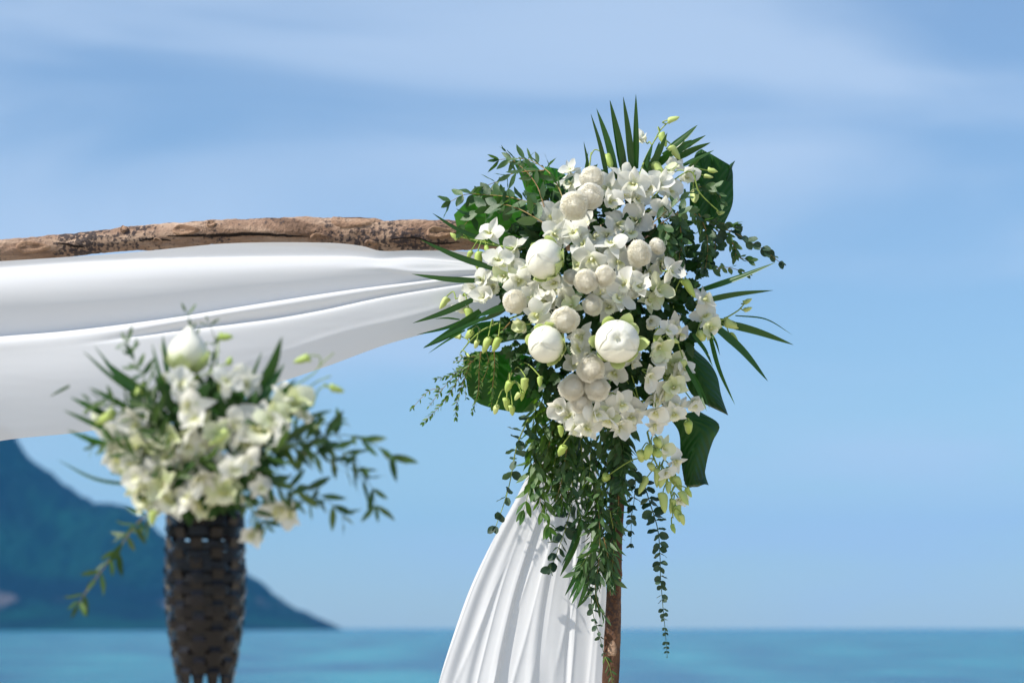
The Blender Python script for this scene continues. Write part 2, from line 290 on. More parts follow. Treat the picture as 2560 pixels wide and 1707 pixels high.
# ------------------------------------------------------------------ arch beam
LY = YB + .035
lc = [(-640, 676, 26), (-300, 655, 27), (0, 627, 29), (120, 618, 28), (300, 600, 29), (320, 597, 30), (470, 588, 32), (540, 580, 31), (700, 580, 34), (760, 578, 35), (860, 585, 38), (960, 590, 38), (1080, 588, 38), (1200, 586, 37), (1400, 590, 36), (1640, 594, 34)]
cy_, cr_ = curve1([(a, b) for a, b, _ in lc]), curve1([(a, c) for a, _, c in lc])
knots = [(75, 622, 16, 2.6), (458, 580, 15, 2.2), (795, 604, 18, 1.6), (872, 553, 26, 2.4), (925, 617, 15, 1.3), (1092, 587, 16, 2.2), (310, 578, 9, 1.3), (528, 565, 9, 1.4), (395, 606, 9, 1.2)]
def beam_pt(px, th):
    x = P(px, cy_(px), LY); r = cr_(px) * LY / FPX
    q = Vector((x.x * 9, math.cos(th) * 1.5, math.sin(th) * 1.5))
    d = .11 * noise.fractal(q, 1, 2, 5) + .07 * noise.noise(Vector((x.x * 40, math.cos(th) * 4, math.sin(th) * 4))) + .05 * (1 - abs(noise.noise(Vector((x.x * 14, math.cos(th) * 6, math.sin(th) * 6))))) ** 4 + .05 * noise.noise(Vector((x.x * 90, math.cos(th) * 9, math.sin(th) * 9)))
    return x + Vector((0, -math.cos(th), math.sin(th))) * r * (1 + d)
nx, na = 420, 40
v = [beam_pt(-640 + 2280 * i / nx, 2 * math.pi * j / na) for i in range(nx + 1) for j in range(na)]
f = [(i * na + j, (i + 1) * na + j, (i + 1) * na + (j + 1) % na, i * na + (j + 1) % na) for i in range(nx) for j in range(na)]
f += [tuple(range(na)), tuple(reversed(range(nx * na, nx * na + na)))]
beam = tag(part('arch_beam', mesh('arch_beam', v, f, M['bark'])), 'gnarled tan log laid across the arch above the white swag', 'log beam')
def surf_beam(px, py):
    u = max(-.96, min(.96, (cy_(px) - py) / cr_(px))); return beam_pt(px, math.asin(u)), Vector((0, -math.sqrt(1 - u * u), u))
for (kx, ky, kr, asp) in knots:      # bare oval knots with a raised rim
    v, f = [], []; na_, nr = 22, 7
    for i in range(nr + 1):
        rr = i / nr; hgt = (.0012 + .0028 * math.exp(-((rr - .74) / .15) ** 2) - .002 * math.exp(-(rr / .22) ** 2)) * (1 if rr < .98 else -1.5)
        for j in range(na_):
            w = 2 * math.pi * j / na_; ex = math.cos(w); ext = asp * (1.5 if ex > 0 else .75)
            p, nn = surf_beam(kx + ex * kr * rr * ext, ky + math.sin(w) * kr * rr * (1 - .35 * max(0, ex))); v.append(p + nn * hgt)
    f = [(i * na_ + j, i * na_ + (j + 1) % na_, (i + 1) * na_ + (j + 1) % na_, (i + 1) * na_ + j) for i in range(nr) for j in range(na_)]
    f.append(tuple(range(na_))[::-1]); part('knot', mesh('knot', v, f, M['knot']), beam)
for pts, wd in (([(420, 596), (500, 594), (580, 592), (640, 590), (720, 594), (775, 596)], 3.2), ([(148, 612), (180, 617), (215, 622)], 2.5), ([(352, 606), (392, 602), (432, 606)], 2.2), ([(975, 604), (1040, 600), (1090, 612), (1150, 610)], 1.6)):
    n_ = 40; xs = [pts[0][0] + (pts[-1][0] - pts[0][0]) * i / (n_ - 1) for i in range(n_)]; fy = curve1(pts); v, f = [], []
    for i, x_ in enumerate(xs):
        t = i / (n_ - 1); w_ = wd * math.sin(math.pi * min(1, max(0, t))) ** .5 + .2; yy = fy(x_) + 1.5 * noise.noise(Vector((x_ * .06, 0, 0)))
        for s in (-1, 0, 1):
            p, nn = surf_beam(x_, yy + s * w_); v.append(p + nn * (.0022 if s else .0008))
    f = [(i * 3 + k, (i + 1) * 3 + k, (i + 1) * 3 + k + 1, i * 3 + k + 1) for i in range(n_ - 1) for k in range(2)]
    part('crack', mesh('crack', v, f, M['crack']), beam)
# ------------------------------------------------------------------ arch post
pc = curve1([(560, 1572), (900, 1560), (1240, 1544), (1400, 1536), (1560, 1533), (1707, 1526), (2300, 1505), (3680, 1470)])
pr = curve1([(560, 18), (1240, 18), (1420, 19), (1436, 21), (1450, 19), (1560, 20), (1707, 21), (3680, 26)])
nz_, na = 320, 26
def post_pt(py, th):
    c = P(pc(py), py, YB); r = pr(py) * YB / FPX; q = Vector((math.cos(th) * 1.4, math.sin(th) * 1.4, c.z * 8))
    d = .12 * noise.fractal(q, 1, 2, 4) + .06 * noise.noise(Vector((math.cos(th) * 3, math.sin(th) * 3, c.z * 40)))
    return c + Vector((math.cos(th), -math.sin(th), 0)) * r * (1 + d)
v = [post_pt(560 + 3120 * (i / nz_) ** 1.35, 2 * math.pi * j / na) for i in range(nz_ + 1) for j in range(na)]
f = [(i * na + j, i * na + (j + 1) % na, (i + 1) * na + (j + 1) % na, (i + 1) * na + j) for i in range(nz_) for j in range(na)] + [tuple(reversed(range(na)))]
post = tag(part('arch_post', mesh('arch_post', v, f, M['bark_post'])), 'slim brown bark post under the large flower arrangement', 'post')
for (ky, th, kr) in ((1622, 1.6, 14), (1478, 1.9, 8), (1300, 1.2, 7)):       # pale patches where the bark came off
    v, f = [], []; nr, na_ = 4, 16; c0 = P(pc(ky), ky, YB)
    for i in range(nr + 1):
        for j in range(na_):
            w = 2 * math.pi * j / na_; rr = i / nr; py_ = ky + 1.7 * kr * rr * math.sin(w) * (1 + .2 * math.sin(3 * w)); t_ = th + .85 * rr * kr / 17 * math.cos(w)
            c = P(pc(py_), py_, YB); p = post_pt(py_, t_); v.append(p + (p - c).normalized() * (.0008 if i < nr else -.001))
    f = [(i * na_ + j, i * na_ + (j + 1) % na_, (i + 1) * na_ + (j + 1) % na_, (i + 1) * na_ + j) for i in range(nr) for j in range(na_)]
    part('bare_patch', mesh('bare_patch', v, f, M['knot']), post)
# ------------------------------------------------------------------ swag between the posts
c0 = curve1([(-640, 690), (-300, 672), (0, 653), (300, 634), (400, 624), (580, 608), (820, 607), (905, 615), (950, 627), (1026, 626), (1180, 630), (1290, 650)])
c1 = curve1([(-640, 715), (-300, 692), (0, 672), (300, 653), (580, 645), (835, 643), (900, 645), (950, 650), (1040, 647), (1130, 654), (1290, 668)])
c2 = curve1([(-640, 900), (-300, 868), (0, 841), (150, 829), (300, 812), (464, 789), (580, 770), (720, 748), (880, 724), (1000, 709), (1150, 692), (1290, 684)])
c3 = curve1([(-640, 950), (-300, 915), (0, 880), (200, 862), (430, 830), (580, 811), (700, 795), (810, 775), (963, 742), (1180, 707), (1290, 694)])
c35 = curve1([(-640, 1085), (-300, 1040), (0, 990), (400, 950), (700, 880), (835, 836), (1014, 792), (1150, 755), (1290, 712)])
c4 = curve1([(-640, 1240), (-300, 1165), (0, 1102), (218, 1078), (400, 1042), (590, 990), (810, 918), (963, 862), (1154, 806), (1290, 742)])
def sm(x, a, b): t = max(0, min(1, (x - a) / (b - a))); return t * t * (3 - 2 * t)
c15 = curve1([(-640, 790), (0, 722), (580, 692), (800, 676), (950, 668), (1040, 680), (1180, 676), (1290, 676)])
def section(px):
    """cross section of the swag at photo column px: (height, bulge toward the viewer) in photo pixels"""
    e3 = sm(px, 180, 620); g1 = sm(px, 250, 750); a0, a1, a2, a3, a4 = c0(px), c1(px), c2(px), c3(px), c4(px); H1, H2, H3 = a2 - a1, a4 - a2, a4 - a3
    A1, A2 = .215 * H1, min(.19 * H2, 50); k = [(a0, 0), (a1 - 3, -2 - 3 * g1), (a1, 1 + 3 * g1), (a1 + .08 * H1, A1 * .55), (a1 + .22 * H1, A1 * .92), (a1 + .38 * H1, A1), (a1 + .58 * H1, A1 * .82), (a1 + .78 * H1, A1 * .40), (a1 + .95 * H1, -.05 * A1),
        (a2 + min(3, .03 * H2), -.10 * A1), (a2, .45 * A2), (a2 + .035 * H2, .88 * A2), (a2 + .5 * (a3 - a2), A2 * (1 - .22 * e3)), (a3 - 2, A2 * (1 - .62 * e3)), (a3, A2 * (1 - .30 * e3)), (a3 + .05 * H3, A2 * (1 + .02 * e3)),
        (a3 + .28 * H3, .96 * A2), (a3 + .50 * H3, .80 * A2), (a3 + .72 * H3, .55 * A2), (a3 + .90 * H3, .30 * A2), (a4, .12 * A2)]
    return [(y, d * PX) for y, d in k]
rows, cols = 110, 170; v = []
for i in range(cols + 1):
    px = -640 + 1930 * (i / cols); s = spline([(0, a, b * 1000) for a, b in section(px)], rows + 1)
    for k, q in enumerate(s):
        t_ = (q.y - c15(px)) / 7; r_ = sm(px, 820, 1060); w = 2.2 * noise.noise(Vector((px * .0028, q.y * .011, 4))) + .3 * noise.noise(Vector((px * .006, q.y * .05, 9))) + r_ * 6 * math.exp(-t_ * t_) + 1.6 * math.exp(-((q.y - c35(px)) / 9) ** 2) * sm(px, 500, 900)
        v.append(P(px, q.y, YB - .006 - q.z / 1000 - w * PX))
f = [(i * (rows + 1) + k, (i + 1) * (rows + 1) + k, (i + 1) * (rows + 1) + k + 1, i * (rows + 1) + k + 1) for i in range(cols) for k in range(rows)]
tag(part('fabric_swag', mesh('fabric_swag', v, f, M['fabric'])), 'white chiffon swag hanging in wide folds below the log', 'drape')
# ------------------------------------------------------------------ hanging curtain
le = curve1([(1090, 1362), (1180, 1322), (1249, 1288), (1344, 1235), (1463, 1178), (1576, 1137), (1705, 1097), (2000, 1030), (2600, 960), (3450, 930)])
re = curve1([(1090, 1452), (1180, 1490), (1400, 1512), (1705, 1520), (2600, 1535), (3450, 1545)])
prof = [(0, .2), (.05, .75), (.12, .45), (.175, .70), (.215, .48), (.30, .85), (.325, 1.05), (.345, 1.0), (.364, .10), (.42, .25), (.50, .52), (.535, .74), (.556, .60), (.578, .22), (.66, .32), (.72, .24), (.74, .02), (.765, .42), (.85, .20), (.93, .40), (1, .1)]
pf = curve1(prof); rows, cols = 120, 230; v = []
for j in range(rows + 1):
    py = 1090 + 2360 * (j / rows) ** 1.25
    for i in range(cols + 1):
        u = i / cols; a, b = le(py), re(py); wob = .016 * math.sin(py * .004 + u * 5) * sm(py, 1250, 1700)
        d = pf(max(0, min(1, u + wob))); amp = (b - a) * .034 * (1 + .15 * math.sin(py * .006 + u * 9))
        cz = 1 - abs(noise.noise(Vector((u * 9 + (py - 1700) * .0016, py * .0012, 11)))); d2 = .26 * cz ** 8 + .10 * noise.noise(Vector((u * 16, py * .004, 2))) + .05 * noise.noise(Vector((u * 34 + py * .006, py * .003, 7))) * sm(1600 - py, 0, 400)
        v.append(P(a + (b - a) * u, py, YB + .072 - (d + d2) * amp * PX))
f = [(j * (cols + 1) + i, j * (cols + 1) + i + 1, (j + 1) * (cols + 1) + i + 1, (j + 1) * (cols + 1) + i) for j in range(rows) for i in range(cols)]
tag(part('fabric_curtain', mesh('fabric_curtain', v, f, M['fabric'])), 'white chiffon curtain fanning down from the large arrangement beside the post', 'curtain')
# ------------------------------------------------------------------ woven torch basket
TX = 513
tr_ = curve1([(1240, 90), (1290, 92), (1375, 94), (1455, 96), (1520, 93), (1575, 87), (1620, 80), (1660, 73), (1707, 66), (1800, 52), (1900, 36), (2000, 22)])
torch = thing('torch_basket', 'dark woven rattan torch basket holding the smaller flower arrangement', 'torch', P(TX, 2300, YT))
def tp(py, th, dr=0.0):
    c = P(TX, py, YT); r = tr_(py) * PT + dr; return c + Vector((math.cos(th) * r, math.sin(th) * r, 0))
NS = 12; st_off = .45
def strip(pts_in, pts_out):
    """closed flat strip; each entry = (a, b) edge points"""
    v, f = [], []; n_ = len(pts_in)
    for (a, b), (c, d) in zip(pts_in, pts_out): v += [a, b, d, c]
    for i in range(n_ - 1):
        for k in range(4): f.append((i * 4 + k, i * 4 + (k + 1) % 4, (i + 1) * 4 + (k + 1) % 4, (i + 1) * 4 + k))
    return v, f
ky = 0; y_ = 1262
while y_ < 1682:
    hgt = R.uniform(21, 27); pin, pout = [], []; n_ = NS * 8
    if ky == 3: y_ += 7
    tilt = R.uniform(-4, 4); tph = R.uniform(0, 6); brk = 0
    for i in range(n_ + 1):
        th = 2 * math.pi * i / n_; wv = .0026 * math.cos(NS / 2 * (th - st_off) + math.pi * ky); yy = y_ + tilt * math.sin(th + tph) + 1.3 * noise.noise(Vector((math.cos(th) * 2, math.sin(th) * 2, ky * 3)))
        pin.append((tp(yy, th, wv - .0004), tp(yy + hgt, th, wv - .0004))); pout.append((tp(yy, th, wv + .0009), tp(yy + hgt, th, wv + .0009)))
    v, f = strip(pin, pout); part('weaver_strip', mesh('weaver_strip', v, f, M['rattan'], smooth=False), torch); y_ += hgt + R.uniform(2.5, 6); ky += 1
for s in range(NS):
    th0 = st_off + 2 * math.pi * s / NS; pin, pout = [], []
    for i in range(60):
        py = 1258 + (2010 - 1258) * i / 59; wv = -.0026 * math.cos(math.pi * (py - 1270) / 26.0 + math.pi * s) if py < 1682 else 0
        hw = (.0070 if py < 1680 else .0070 * max(.55, 1 - (py - 1680) / 90)) / (tr_(py) * PT); th = th0 + .03 * math.sin(py * .02 + s)
        pin.append((tp(py, th - hw, wv + .0004), tp(py, th + hw, wv + .0004))); pout.append((tp(py, th - hw, wv + .0017), tp(py, th + hw, wv + .0017)))
    v, f = strip(pin, pout); part('stake', mesh('stake', v, f, M['rattan'], smooth=False), torch)
v, f = [], []; tube(v, f, [P(TX, 1990 + k * 60, YT) for k in range(0, 50)], .0125, .014, 14); part('pole', mesh('pole', v, f, M['rattan']), torch)
v = [tp(py, 2 * math.pi * j / 24, -.006) for py in (1395, 1450, 1520, 1590, 1672) for j in range(24)]
f = [(i * 24 + j, i * 24 + (j + 1) % 24, (i + 1) * 24 + (j + 1) % 24, (i + 1) * 24 + j) for i in range(4) for j in range(24)] + [tuple(range(96, 120))]
part('added_dark_cup', mesh('added_dark_cup', v, f, M['insert']), torch)  # black cup added so the basket's inside looks dark
# ------------------------------------------------------------------ leaf, petal, bud meshes (shared)
def lamina(name, mat, wfun, n=7, m=4, curl=0.0, cup=0.0, fold=0.0, ripple=0.0, twist=0.0, seed=0):
    """leaf or petal of length 1 along +Y, face +Z; wfun(t) = half width"""
    v, uv = [], []
    for i in range(n + 1):
        t = i / n
        for k in range(m + 1):
            s = 2 * k / m - 1; w = wfun(t)
            z = curl * t * t + cup * w * s * s + fold * w * abs(s) + ripple * math.sin(9 * t + 2.5 * s + seed) * abs(s) * w
            x = s * w; a = twist * t; v.append((x * math.cos(a) - z * math.sin(a), t, x * math.sin(a) + z * math.cos(a))); uv.append((s, t))
    f = [(i * (m + 1) + k, i * (m + 1) + k + 1, (i + 1) * (m + 1) + k + 1, (i + 1) * (m + 1) + k) for i in range(n) for k in range(m)]
    return mesh(name, v, f, mat, uv=uv)
def wleaf(w, a=.85, b=1.0): return lambda t: max(.012, w * math.sin(math.pi * min(1, max(0, t)) ** a) ** b) if 0 < t < 1 else .012 * w
LEAF = {}; LSC = 1.15
def leafset(key, mat, w, a, b, curls, fold=.12, n=6, m=4):
    LEAF[key] = [lamina('leaf', M[mat], wleaf(w, a, b), n, m, curl=c, fold=fold, ripple=.15, seed=i, twist=R.uniform(-.4, .4)) for i, c in enumerate(curls)]
leafset('willow', 'euc', .15, .9, .9, (.16, -.12, .25, -.05))
leafset('willow_fresh', 'euc_fresh', .165, .9, .9, (.15, -.12, .22, -.05))
leafset('oval', 'euc', .24, .9, .75, (.14, -.12, .22, .02))
leafset('round', 'round', .36, .95, .55, (.10, -.12, .16, .02), fold=.2)
leafset('tiny', 'euc_fresh', .20, .9, .85, (.12, -.1, .2, .0), n=4, m=2)
leafset('narrow', 'olive', .130, .9, .8, (.14, -.10, .2, 0))
leafset('slender', 'euc', .10, .9, .9, (.2, -.15, .3, 0))
def petalset(w, a, b, curls, cup, name, rip=.10):
    return [lamina(name, M['petal'], (lambda t: max(.05 * (1 - t), w * (math.sin(math.pi * min(1, .04 + .96 * t) ** a) ** b)) if t < 1 else .02), 7, 4, curl=c, cup=cp, ripple=rip, seed=i * 2.1) for i, (c, cp) in enumerate(zip(curls, cup))]
PETAL_M = 0
PETAL = petalset(.50, .86, .62, (-.20, .16, -.34, .05, .30), (.30, .40, -.25, .5, .35), 'petal')
SEPAL = petalset(.29, .80, .85, (-.28, .14, -.45, .04, .3), (.35, .5, .1, .4, .3), 'sepal', .06)
WHITE = {'petal': PETAL, 'sepal': SEPAL}; GREEN = {}
for k_, ms_ in WHITE.items():
    GREEN[k_] = []
    for me_ in ms_:
        c_ = me_.copy(); c_.materials[0] = M['petal_green']; GREEN[k_].append(c_)
def lip_mesh():
    v, uv = [], []; n, m = 8, 8
    for i in range(n + 1):
        t = i / n; cy = -.10 - .30 * t - .10 * t * t; cz = .04 + .34 * math.sin(t * 1.9) - .10 * t; w = .11 + .19 * math.sin(math.pi * min(1, t * .85)) ; op = 1.55 * (1 - .72 * t)
        for k in range(m + 1):
            s = 2 * k / m - 1; a = s * op; fr = (.05 * math.sin(8 * s + 1) if i == n else 0)
            x = w * math.sin(a) / max(.55, math.sin(min(op, 1.57))); h = w * (1 - math.cos(a)) * 1.1
            v.append((x, cy + h * .75 + fr, cz + h * .65 + fr * .5)); uv.append((s, t))
    f = [(i * (m + 1) + k, i * (m + 1) + k + 1, (i + 1) * (m + 1) + k + 1, (i + 1) * (m + 1) + k) for i in range(n) for k in range(m)]
    return mesh('lip', v, f, M['lip'], uv=uv)
LIP = lip_mesh()
def revolve(prof, n=10, bend=None):
    v, f = [], []
    for (y, r) in prof:
        for j in range(n):
            a = 2 * math.pi * j / n; p = Vector((r * math.cos(a), y, r * math.sin(a))); v.append(bend(p) if bend else p)
    for i in range(len(prof) - 1):
        for j in range(n): f.append((i * n + j, (i + 1) * n + j, (i + 1) * n + (j + 1) % n, i * n + (j + 1) % n))
    f.append(tuple(range(n))); f.append(tuple(reversed(range((len(prof) - 1) * n, len(prof) * n)))); return v, f
v, f = revolve([(-.04, .01), (.0, .075), (.08, .10), (.2, .085), (.3, .05), (.34, .01)], 8, lambda p: Vector((p.x, p.z * .9 - .02, p.y)))
COLUMN = mesh('flower', v, f, M['column'])
def bud_mesh(i):
    k = R.uniform(.1, .22); sp = R.uniform(.05, .13); sg = R.choice((-1, 1)); o = R.uniform(-.07, .07)
    pr = [(0, .035), (.06, .11 + sp), (.16, .175 + sp * .6), (.34, .215), (.55, .205 + o * .3), (.75, .15), (.90, .08), (1.0, .015)]
    def bend(p):
        q = Vector((p.x + sg * k * (p.y - .3) ** 2, p.y, p.z + .08 * p.y * p.y)); a = math.atan2(p.z, p.x); q.x *= 1 + .05 * math.cos(3 * a); q.z *= 1 + .05 * math.cos(3 * a)
        if p.y < .25: q.x -= sg * (.25 - p.y) * .5
        return q
    v, f = revolve(pr, 12, bend); return mesh('bud', v, f, M['bud'])
BUD = [bud_mesh(i) for i in range(6)]
CAMV = Vector((0, -1, -0.12)).normalized()
# ------------------------------------------------------------------ builders
def stem(parent, paths, r0, r1, mat, n=6):
    v, f = [], []
    for p in paths: tube(v, f, spline(p, max(5, 6 * len(p))), r0, r1, n)
    return part('stem', mesh('stem', v, f, mat), parent)
def flower(parent, loc, nrm, span, roll, openness=1.0, px=PX):
    """one orchid bloom: column + lip, two petals, three sepals"""
    y = Vector((math.sin(roll), 0, math.cos(roll))); mw = frame(loc, y - nrm * y.dot(nrm), nrm); s = span * px * .5
    mw = mw @ Matrix.Scale(s, 4); fl = part('flower', COLUMN, parent, mw); part('lip', LIP, fl, mw @ Matrix.Rotation(R.uniform(-.15, .15), 4, 'X') @ Matrix.Scale(R.uniform(1.0, 1.25), 4))
    idx = R.randrange(5); gr = R.random() < (.16 if px == PX else .34)
    for ang, ms, nm, w, back in ((18, PETAL, 'petal', 1.0, .03), (162, PETAL, 'petal', 1.0, .03), (90, SEPAL, 'sepal', 1.02, -.03), (218, SEPAL, 'sepal', .98, -.03), (322, SEPAL, 'sepal', .98, -.03)):
        a = math.radians(ang + R.uniform(-9, 9) - 90); tilt = (1 - openness) * 1.15 + R.gauss(.16, .26)
        m = mw @ Matrix.Rotation(a, 4, 'Z') @ Matrix.Translation((0, .03, back)) @ Matrix.Rotation(tilt, 4, 'X') @ Matrix.Rotation(R.gauss(0, .2), 4, 'Y')
        sx = R.uniform(.9, 1.1); part(nm, (GREEN if gr else WHITE)[nm][(idx + R.randrange(2)) % 5], fl, m @ Matrix.Diagonal((w * sx, w * R.uniform(.94, 1.06), w, 1)))
    return fl
def orchid_spray(label, stems, flowers, buds, group='white orchid sprays in the arrangements', proj=B, px=PX, fsz=92, bsz=40, r=2.6, bmul=1.0, sub=('stem_green',)):
    """stems: px paths; flowers: (x, y[, span, fx, fz, roll, open, off]); buds: (x0, y0, x1, y1[, size]) base and tip"""
    pts = [(a[0], a[1]) for a in flowers] + [(b[2], b[3]) for b in buds]
    st3 = [[proj(q, .012 if len(q) < 3 else q[2]) for q in s] for s in stems]
    t = thing('orchid_spray', label, 'orchid', st3[0][0] if st3 else proj((flowers[0][0], flowers[0][1]), -.05), group)
    paths = list(st3); node = [p for s in st3 for p in spline(s, 24)]
    cx = sum(p[0] for p in pts) / len(pts); cy = sum(p[1] for p in pts) / len(pts)
    if not st3:
        paths.append([proj((cx, cy), -.09), proj((cx, cy - 6), -.04), proj((cx, cy), -.015)]); node = paths[0]
    for a in flowers:
        x, y, span, fx, fz, roll, op, off = (list(a) + [None] * 8)[:8]
        span = (span or fsz * R.uniform(.9, 1.12)) * (.97 if proj is B else .98); off = R.uniform(-.022, .044) if off is None else off
        loc = proj((x, y), off); hub = proj((x, y), off - .05)
        if fx is None: fx = (x - (1480 if proj is B else 500)) / 380 + R.gauss(0, .45)
        if fz is None: fz = -(y - (720 if proj is B else 1050)) / 600 + R.gauss(-.05, .38)
        nrm = Vector((fx, -1, fz)).normalized(); fl = flower(t, loc, nrm, span, R.gauss(0, .9) if roll is None else roll, R.choice((1, 1, 1, .85, .7, .5)) if op is None else op, px)
        src = min(node, key=lambda p: (p - loc).length); back = loc - nrm * .022
        paths.append([src, src.lerp(back, .55) + Vector((0, .004, .006)), back, loc])
    for b in buds:
        x0, y0, x1, y1, bs = (list(b) + [None])[:5]; off = R.uniform(.005, .03); p0, p1 = proj((x0, y0), off), proj((x1, y1), off + R.uniform(-.008, .012))
        L = (p1 - p0).length; L = L if bs is None else bs * px; d = (p1 - p0).normalized()
        L *= bmul; w = R.uniform(.98, 1.2) * (1.0 if L < 48 * px else .85); part('bud', R.choice(BUD), t, frame(p0, d, CAMV * -1 + rv(.9), (L * w, L, L * w)))
        src = min(node, key=lambda p: (p - p0).length)
        if (src - p0).length > 3 * px: paths.append([src, src.lerp(p0, .5) - d * L * .35 + Vector((0, 0, .1 * (src - p0).length)), p0 - d * .12 * L, p0 + d * .05 * L])
    v, f = [], []
    for i, p in enumerate(paths):
        rr = r if i < len(st3) else 1.7; tube(v, f, spline(p, max(6, 6 * len(p))), rr * px, rr * px * (.6 if i < len(st3) else .9), 6)
    part('stem', mesh('stem', v, f, M[sub[0]]), t); return t
def branch(name, label, path, leaf, n, size, group, pair=True, cat='foliage branch', proj=B, px=PX, off=.03, r=1.5, stemmat='stem_red', ang=48, tip=.55, start=.06, spread=1.0, flat=.5, jit=.25, twigs=0):
    p3 = [proj(q, (q[2] if len(q) > 2 else off)) for q in path]; t = thing(name, label, cat, p3[0], group)
    paths = [(spline(p3, 40), n, 1.0)]; v, f = [], []; tube(v, f, paths[0][0], r * px, r * px * .45, 6)
    for k in range(twigs):
        i = int(40 * (.15 + .7 * (k + R.random()) / twigs)); a = paths[0][0][i]; tg = (paths[0][0][min(39, i + 1)] - paths[0][0][i - 1]).normalized()
        sd = tg.cross(CAMV).normalized() * R.choice((-1, 1)); L = R.uniform(50, 90) * px
        q = [a, a + (tg * .75 + sd * .55 + rv(.2)) * L * .5, a + (tg * .9 + sd * .6 + Vector((0, 0, -.25)) + rv(.2)) * L]; q = spline(q, 16)
        paths.append((q, max(5, int(n * .28)), .8)); tube(v, f, q, r * px * .6, r * px * .35, 5)
    part('stem', mesh('stem', v, f, M[stemmat]), t)
    for pl, nn, sc in paths:
        N_ = len(pl); roll = R.uniform(0, 6.28)
        for i in range(nn):
            tt = start + (1 - start) * (i + R.uniform(-jit, jit)) / max(1, nn - 1); tt = max(0, min(1, tt)); q = min(N_ - 1, int(tt * (N_ - 1))); a = pl[q]
            tg = (pl[min(N_ - 1, q + 1)] - pl[max(0, q - 1)]).normalized(); side = tg.cross(CAMV).normalized(); up = side.cross(tg)
            roll += (math.pi / 2 if pair else 2.4) + R.gauss(0, .25)
            for sgn in ((1, -1) if pair else (1,)):
                d2 = (side * math.cos(roll) + up * math.sin(roll) * flat) * sgn; d2.normalize(); an = math.radians(ang + R.gauss(0, 12)) * (1 - .45 * tt * (tip < .8))
                d = (tg * math.cos(an) + d2 * math.sin(an) * spread + Vector((0, 0, -.12))).normalized(); L = size * px * sc * (1 - (1 - tip) * tt) * R.uniform(.85, 1.2) * LSC
                nrm = (tg.cross(d).cross(d) * .0 + up * .0 - CAMV * -.55 + rv(.75) + Vector((0, 0, .45)))
                part('leaf', R.choice(LEAF[leaf]), t, frame(a + d * r * px * .5, d, nrm, (L, L, L)))
        d = (pl[-1] - pl[-3]).normalized(); L = size * px * tip * sc * .9; part('leaf', R.choice(LEAF[leaf]), t, frame(pl[-1], d, rv(1) - CAMV * -.5, (L, L, L)))
    return t
def palm(label, blades, proj=B, px=PX, group='palm fans in the large arrangement', off=-.03, cat='palm leaf'):
    """blades: (x0, y0, x1, y1, width px[, sag px, off])"""
    p0 = proj((blades[0][0], blades[0][1]), off); t = thing('palm_leaf', label, cat, p0, group)
    for b in blades:
        x0, y0, x1, y1, w, sag, of = (list(b) + [None] * 7)[:7]; sag = sag or 0; of = off if of is None else of
        a, c = proj((x0, y0), of), proj((x1, y1), of); c.y = a.y + R.uniform(-.06, .03); L = math.hypot(x1 - x0, y1 - y0); k = c.y; c = proj_at(x1, y1, k)
        mid = proj_at((x0 + x1) / 2 - (y1 - y0) / L * sag, (y0 + y1) / 2 + (x1 - x0) / L * sag, (a.y + k) / 2); pl = spline([a, mid, c], 15); v, f = [], []; uv = []
        hint = R.uniform(-.5, .5)
        for i, q in enumerate(pl):
            s = i / 14; tg = (pl[min(14, i + 1)] - pl[max(0, i - 1)]).normalized(); sd = tg.cross(CAMV).normalized(); nm = sd.cross(tg); sd = (sd * math.cos(hint) + nm * math.sin(hint)); nm = sd.cross(tg)
            ww = w * px * .5 * max(.03, (min(1, .62 + 1.3 * s) * (1 - s ** 2.2)) ** .85)
            for e, hgt in ((-1, .0), (-.5, -.16), (0, .10 if w > 9 else .0), (.5, -.16), (1, .0)): v.append(q + sd * e * ww + nm * hgt * ww * 1.6); uv.append((e, s))
        f = [(i * 5 + k, i * 5 + k + 1, (i + 1) * 5 + k + 1, (i + 1) * 5 + k) for i in range(14) for k in range(4)]
        part('blade', mesh('blade', v, f, M['palm'], uv=uv), t)
    return t
def proj_at(px, py, Y): return P(px, py, Y)
def lobed_leaf(label, lobes, off, mat='monstera_shaded', group='monstera leaves in the large arrangement', bulge=.012, tiltv=(0, 0)):
    """lobes: (left edge points, right edge points) from base to tip, photo px"""
    v, f, uv = [], [], []; x0, y0 = lobes[0][0][0]
    for li, (lf, rt) in enumerate(lobes):
        n_, m_ = 22, 10; a = spline([(q[0], q[1], 0) for q in lf], n_ + 1); b = spline([(q[0], q[1], 0) for q in rt], n_ + 1); base = len(v); cx, cy = a[0].x, a[0].y
        for i in range(n_ + 1):
            for k in range(m_ + 1):
                s = k / m_; q = a[i].lerp(b[i], s); e = 2 * s - 1; t_ = i / n_
                dpt = YB - off + tiltv[0] * (q.x - x0) * PX + tiltv[1] * (q.y - y0) * PX - bulge * (1 - e * e) + .10 * bulge * math.sin(8 * t_ + 3 * e + li * 2) + .004 * abs(e) ** .5 + li * .006
                v.append(P(q.x, q.y, dpt)); uv.append((e, t_))
        f += [(base + i * (m_ + 1) + k, base + i * (m_ + 1) + k + 1, base + (i + 1) * (m_ + 1) + k + 1, base + (i + 1) * (m_ + 1) + k) for i in range(n_) for k in range(m_)]
    c = v[0].copy(); me = mesh('monstera_leaf', [q - c for q in v], f, M[mat], uv=uv); o = part('monstera_leaf', me, None, Matrix.Translation(c)); tag(o, label, 'monstera leaf', group)
    w, g = [], []; tube(w, g, [v[5].lerp(v[0], .4), v[5].lerp(P(1480, 800, YB), .3), v[5].lerp(P(1490, 800, YB), .55)], .0026, .003, 7); part('stem', mesh('stem', w, g, M['stem_dark']), o)
    return o
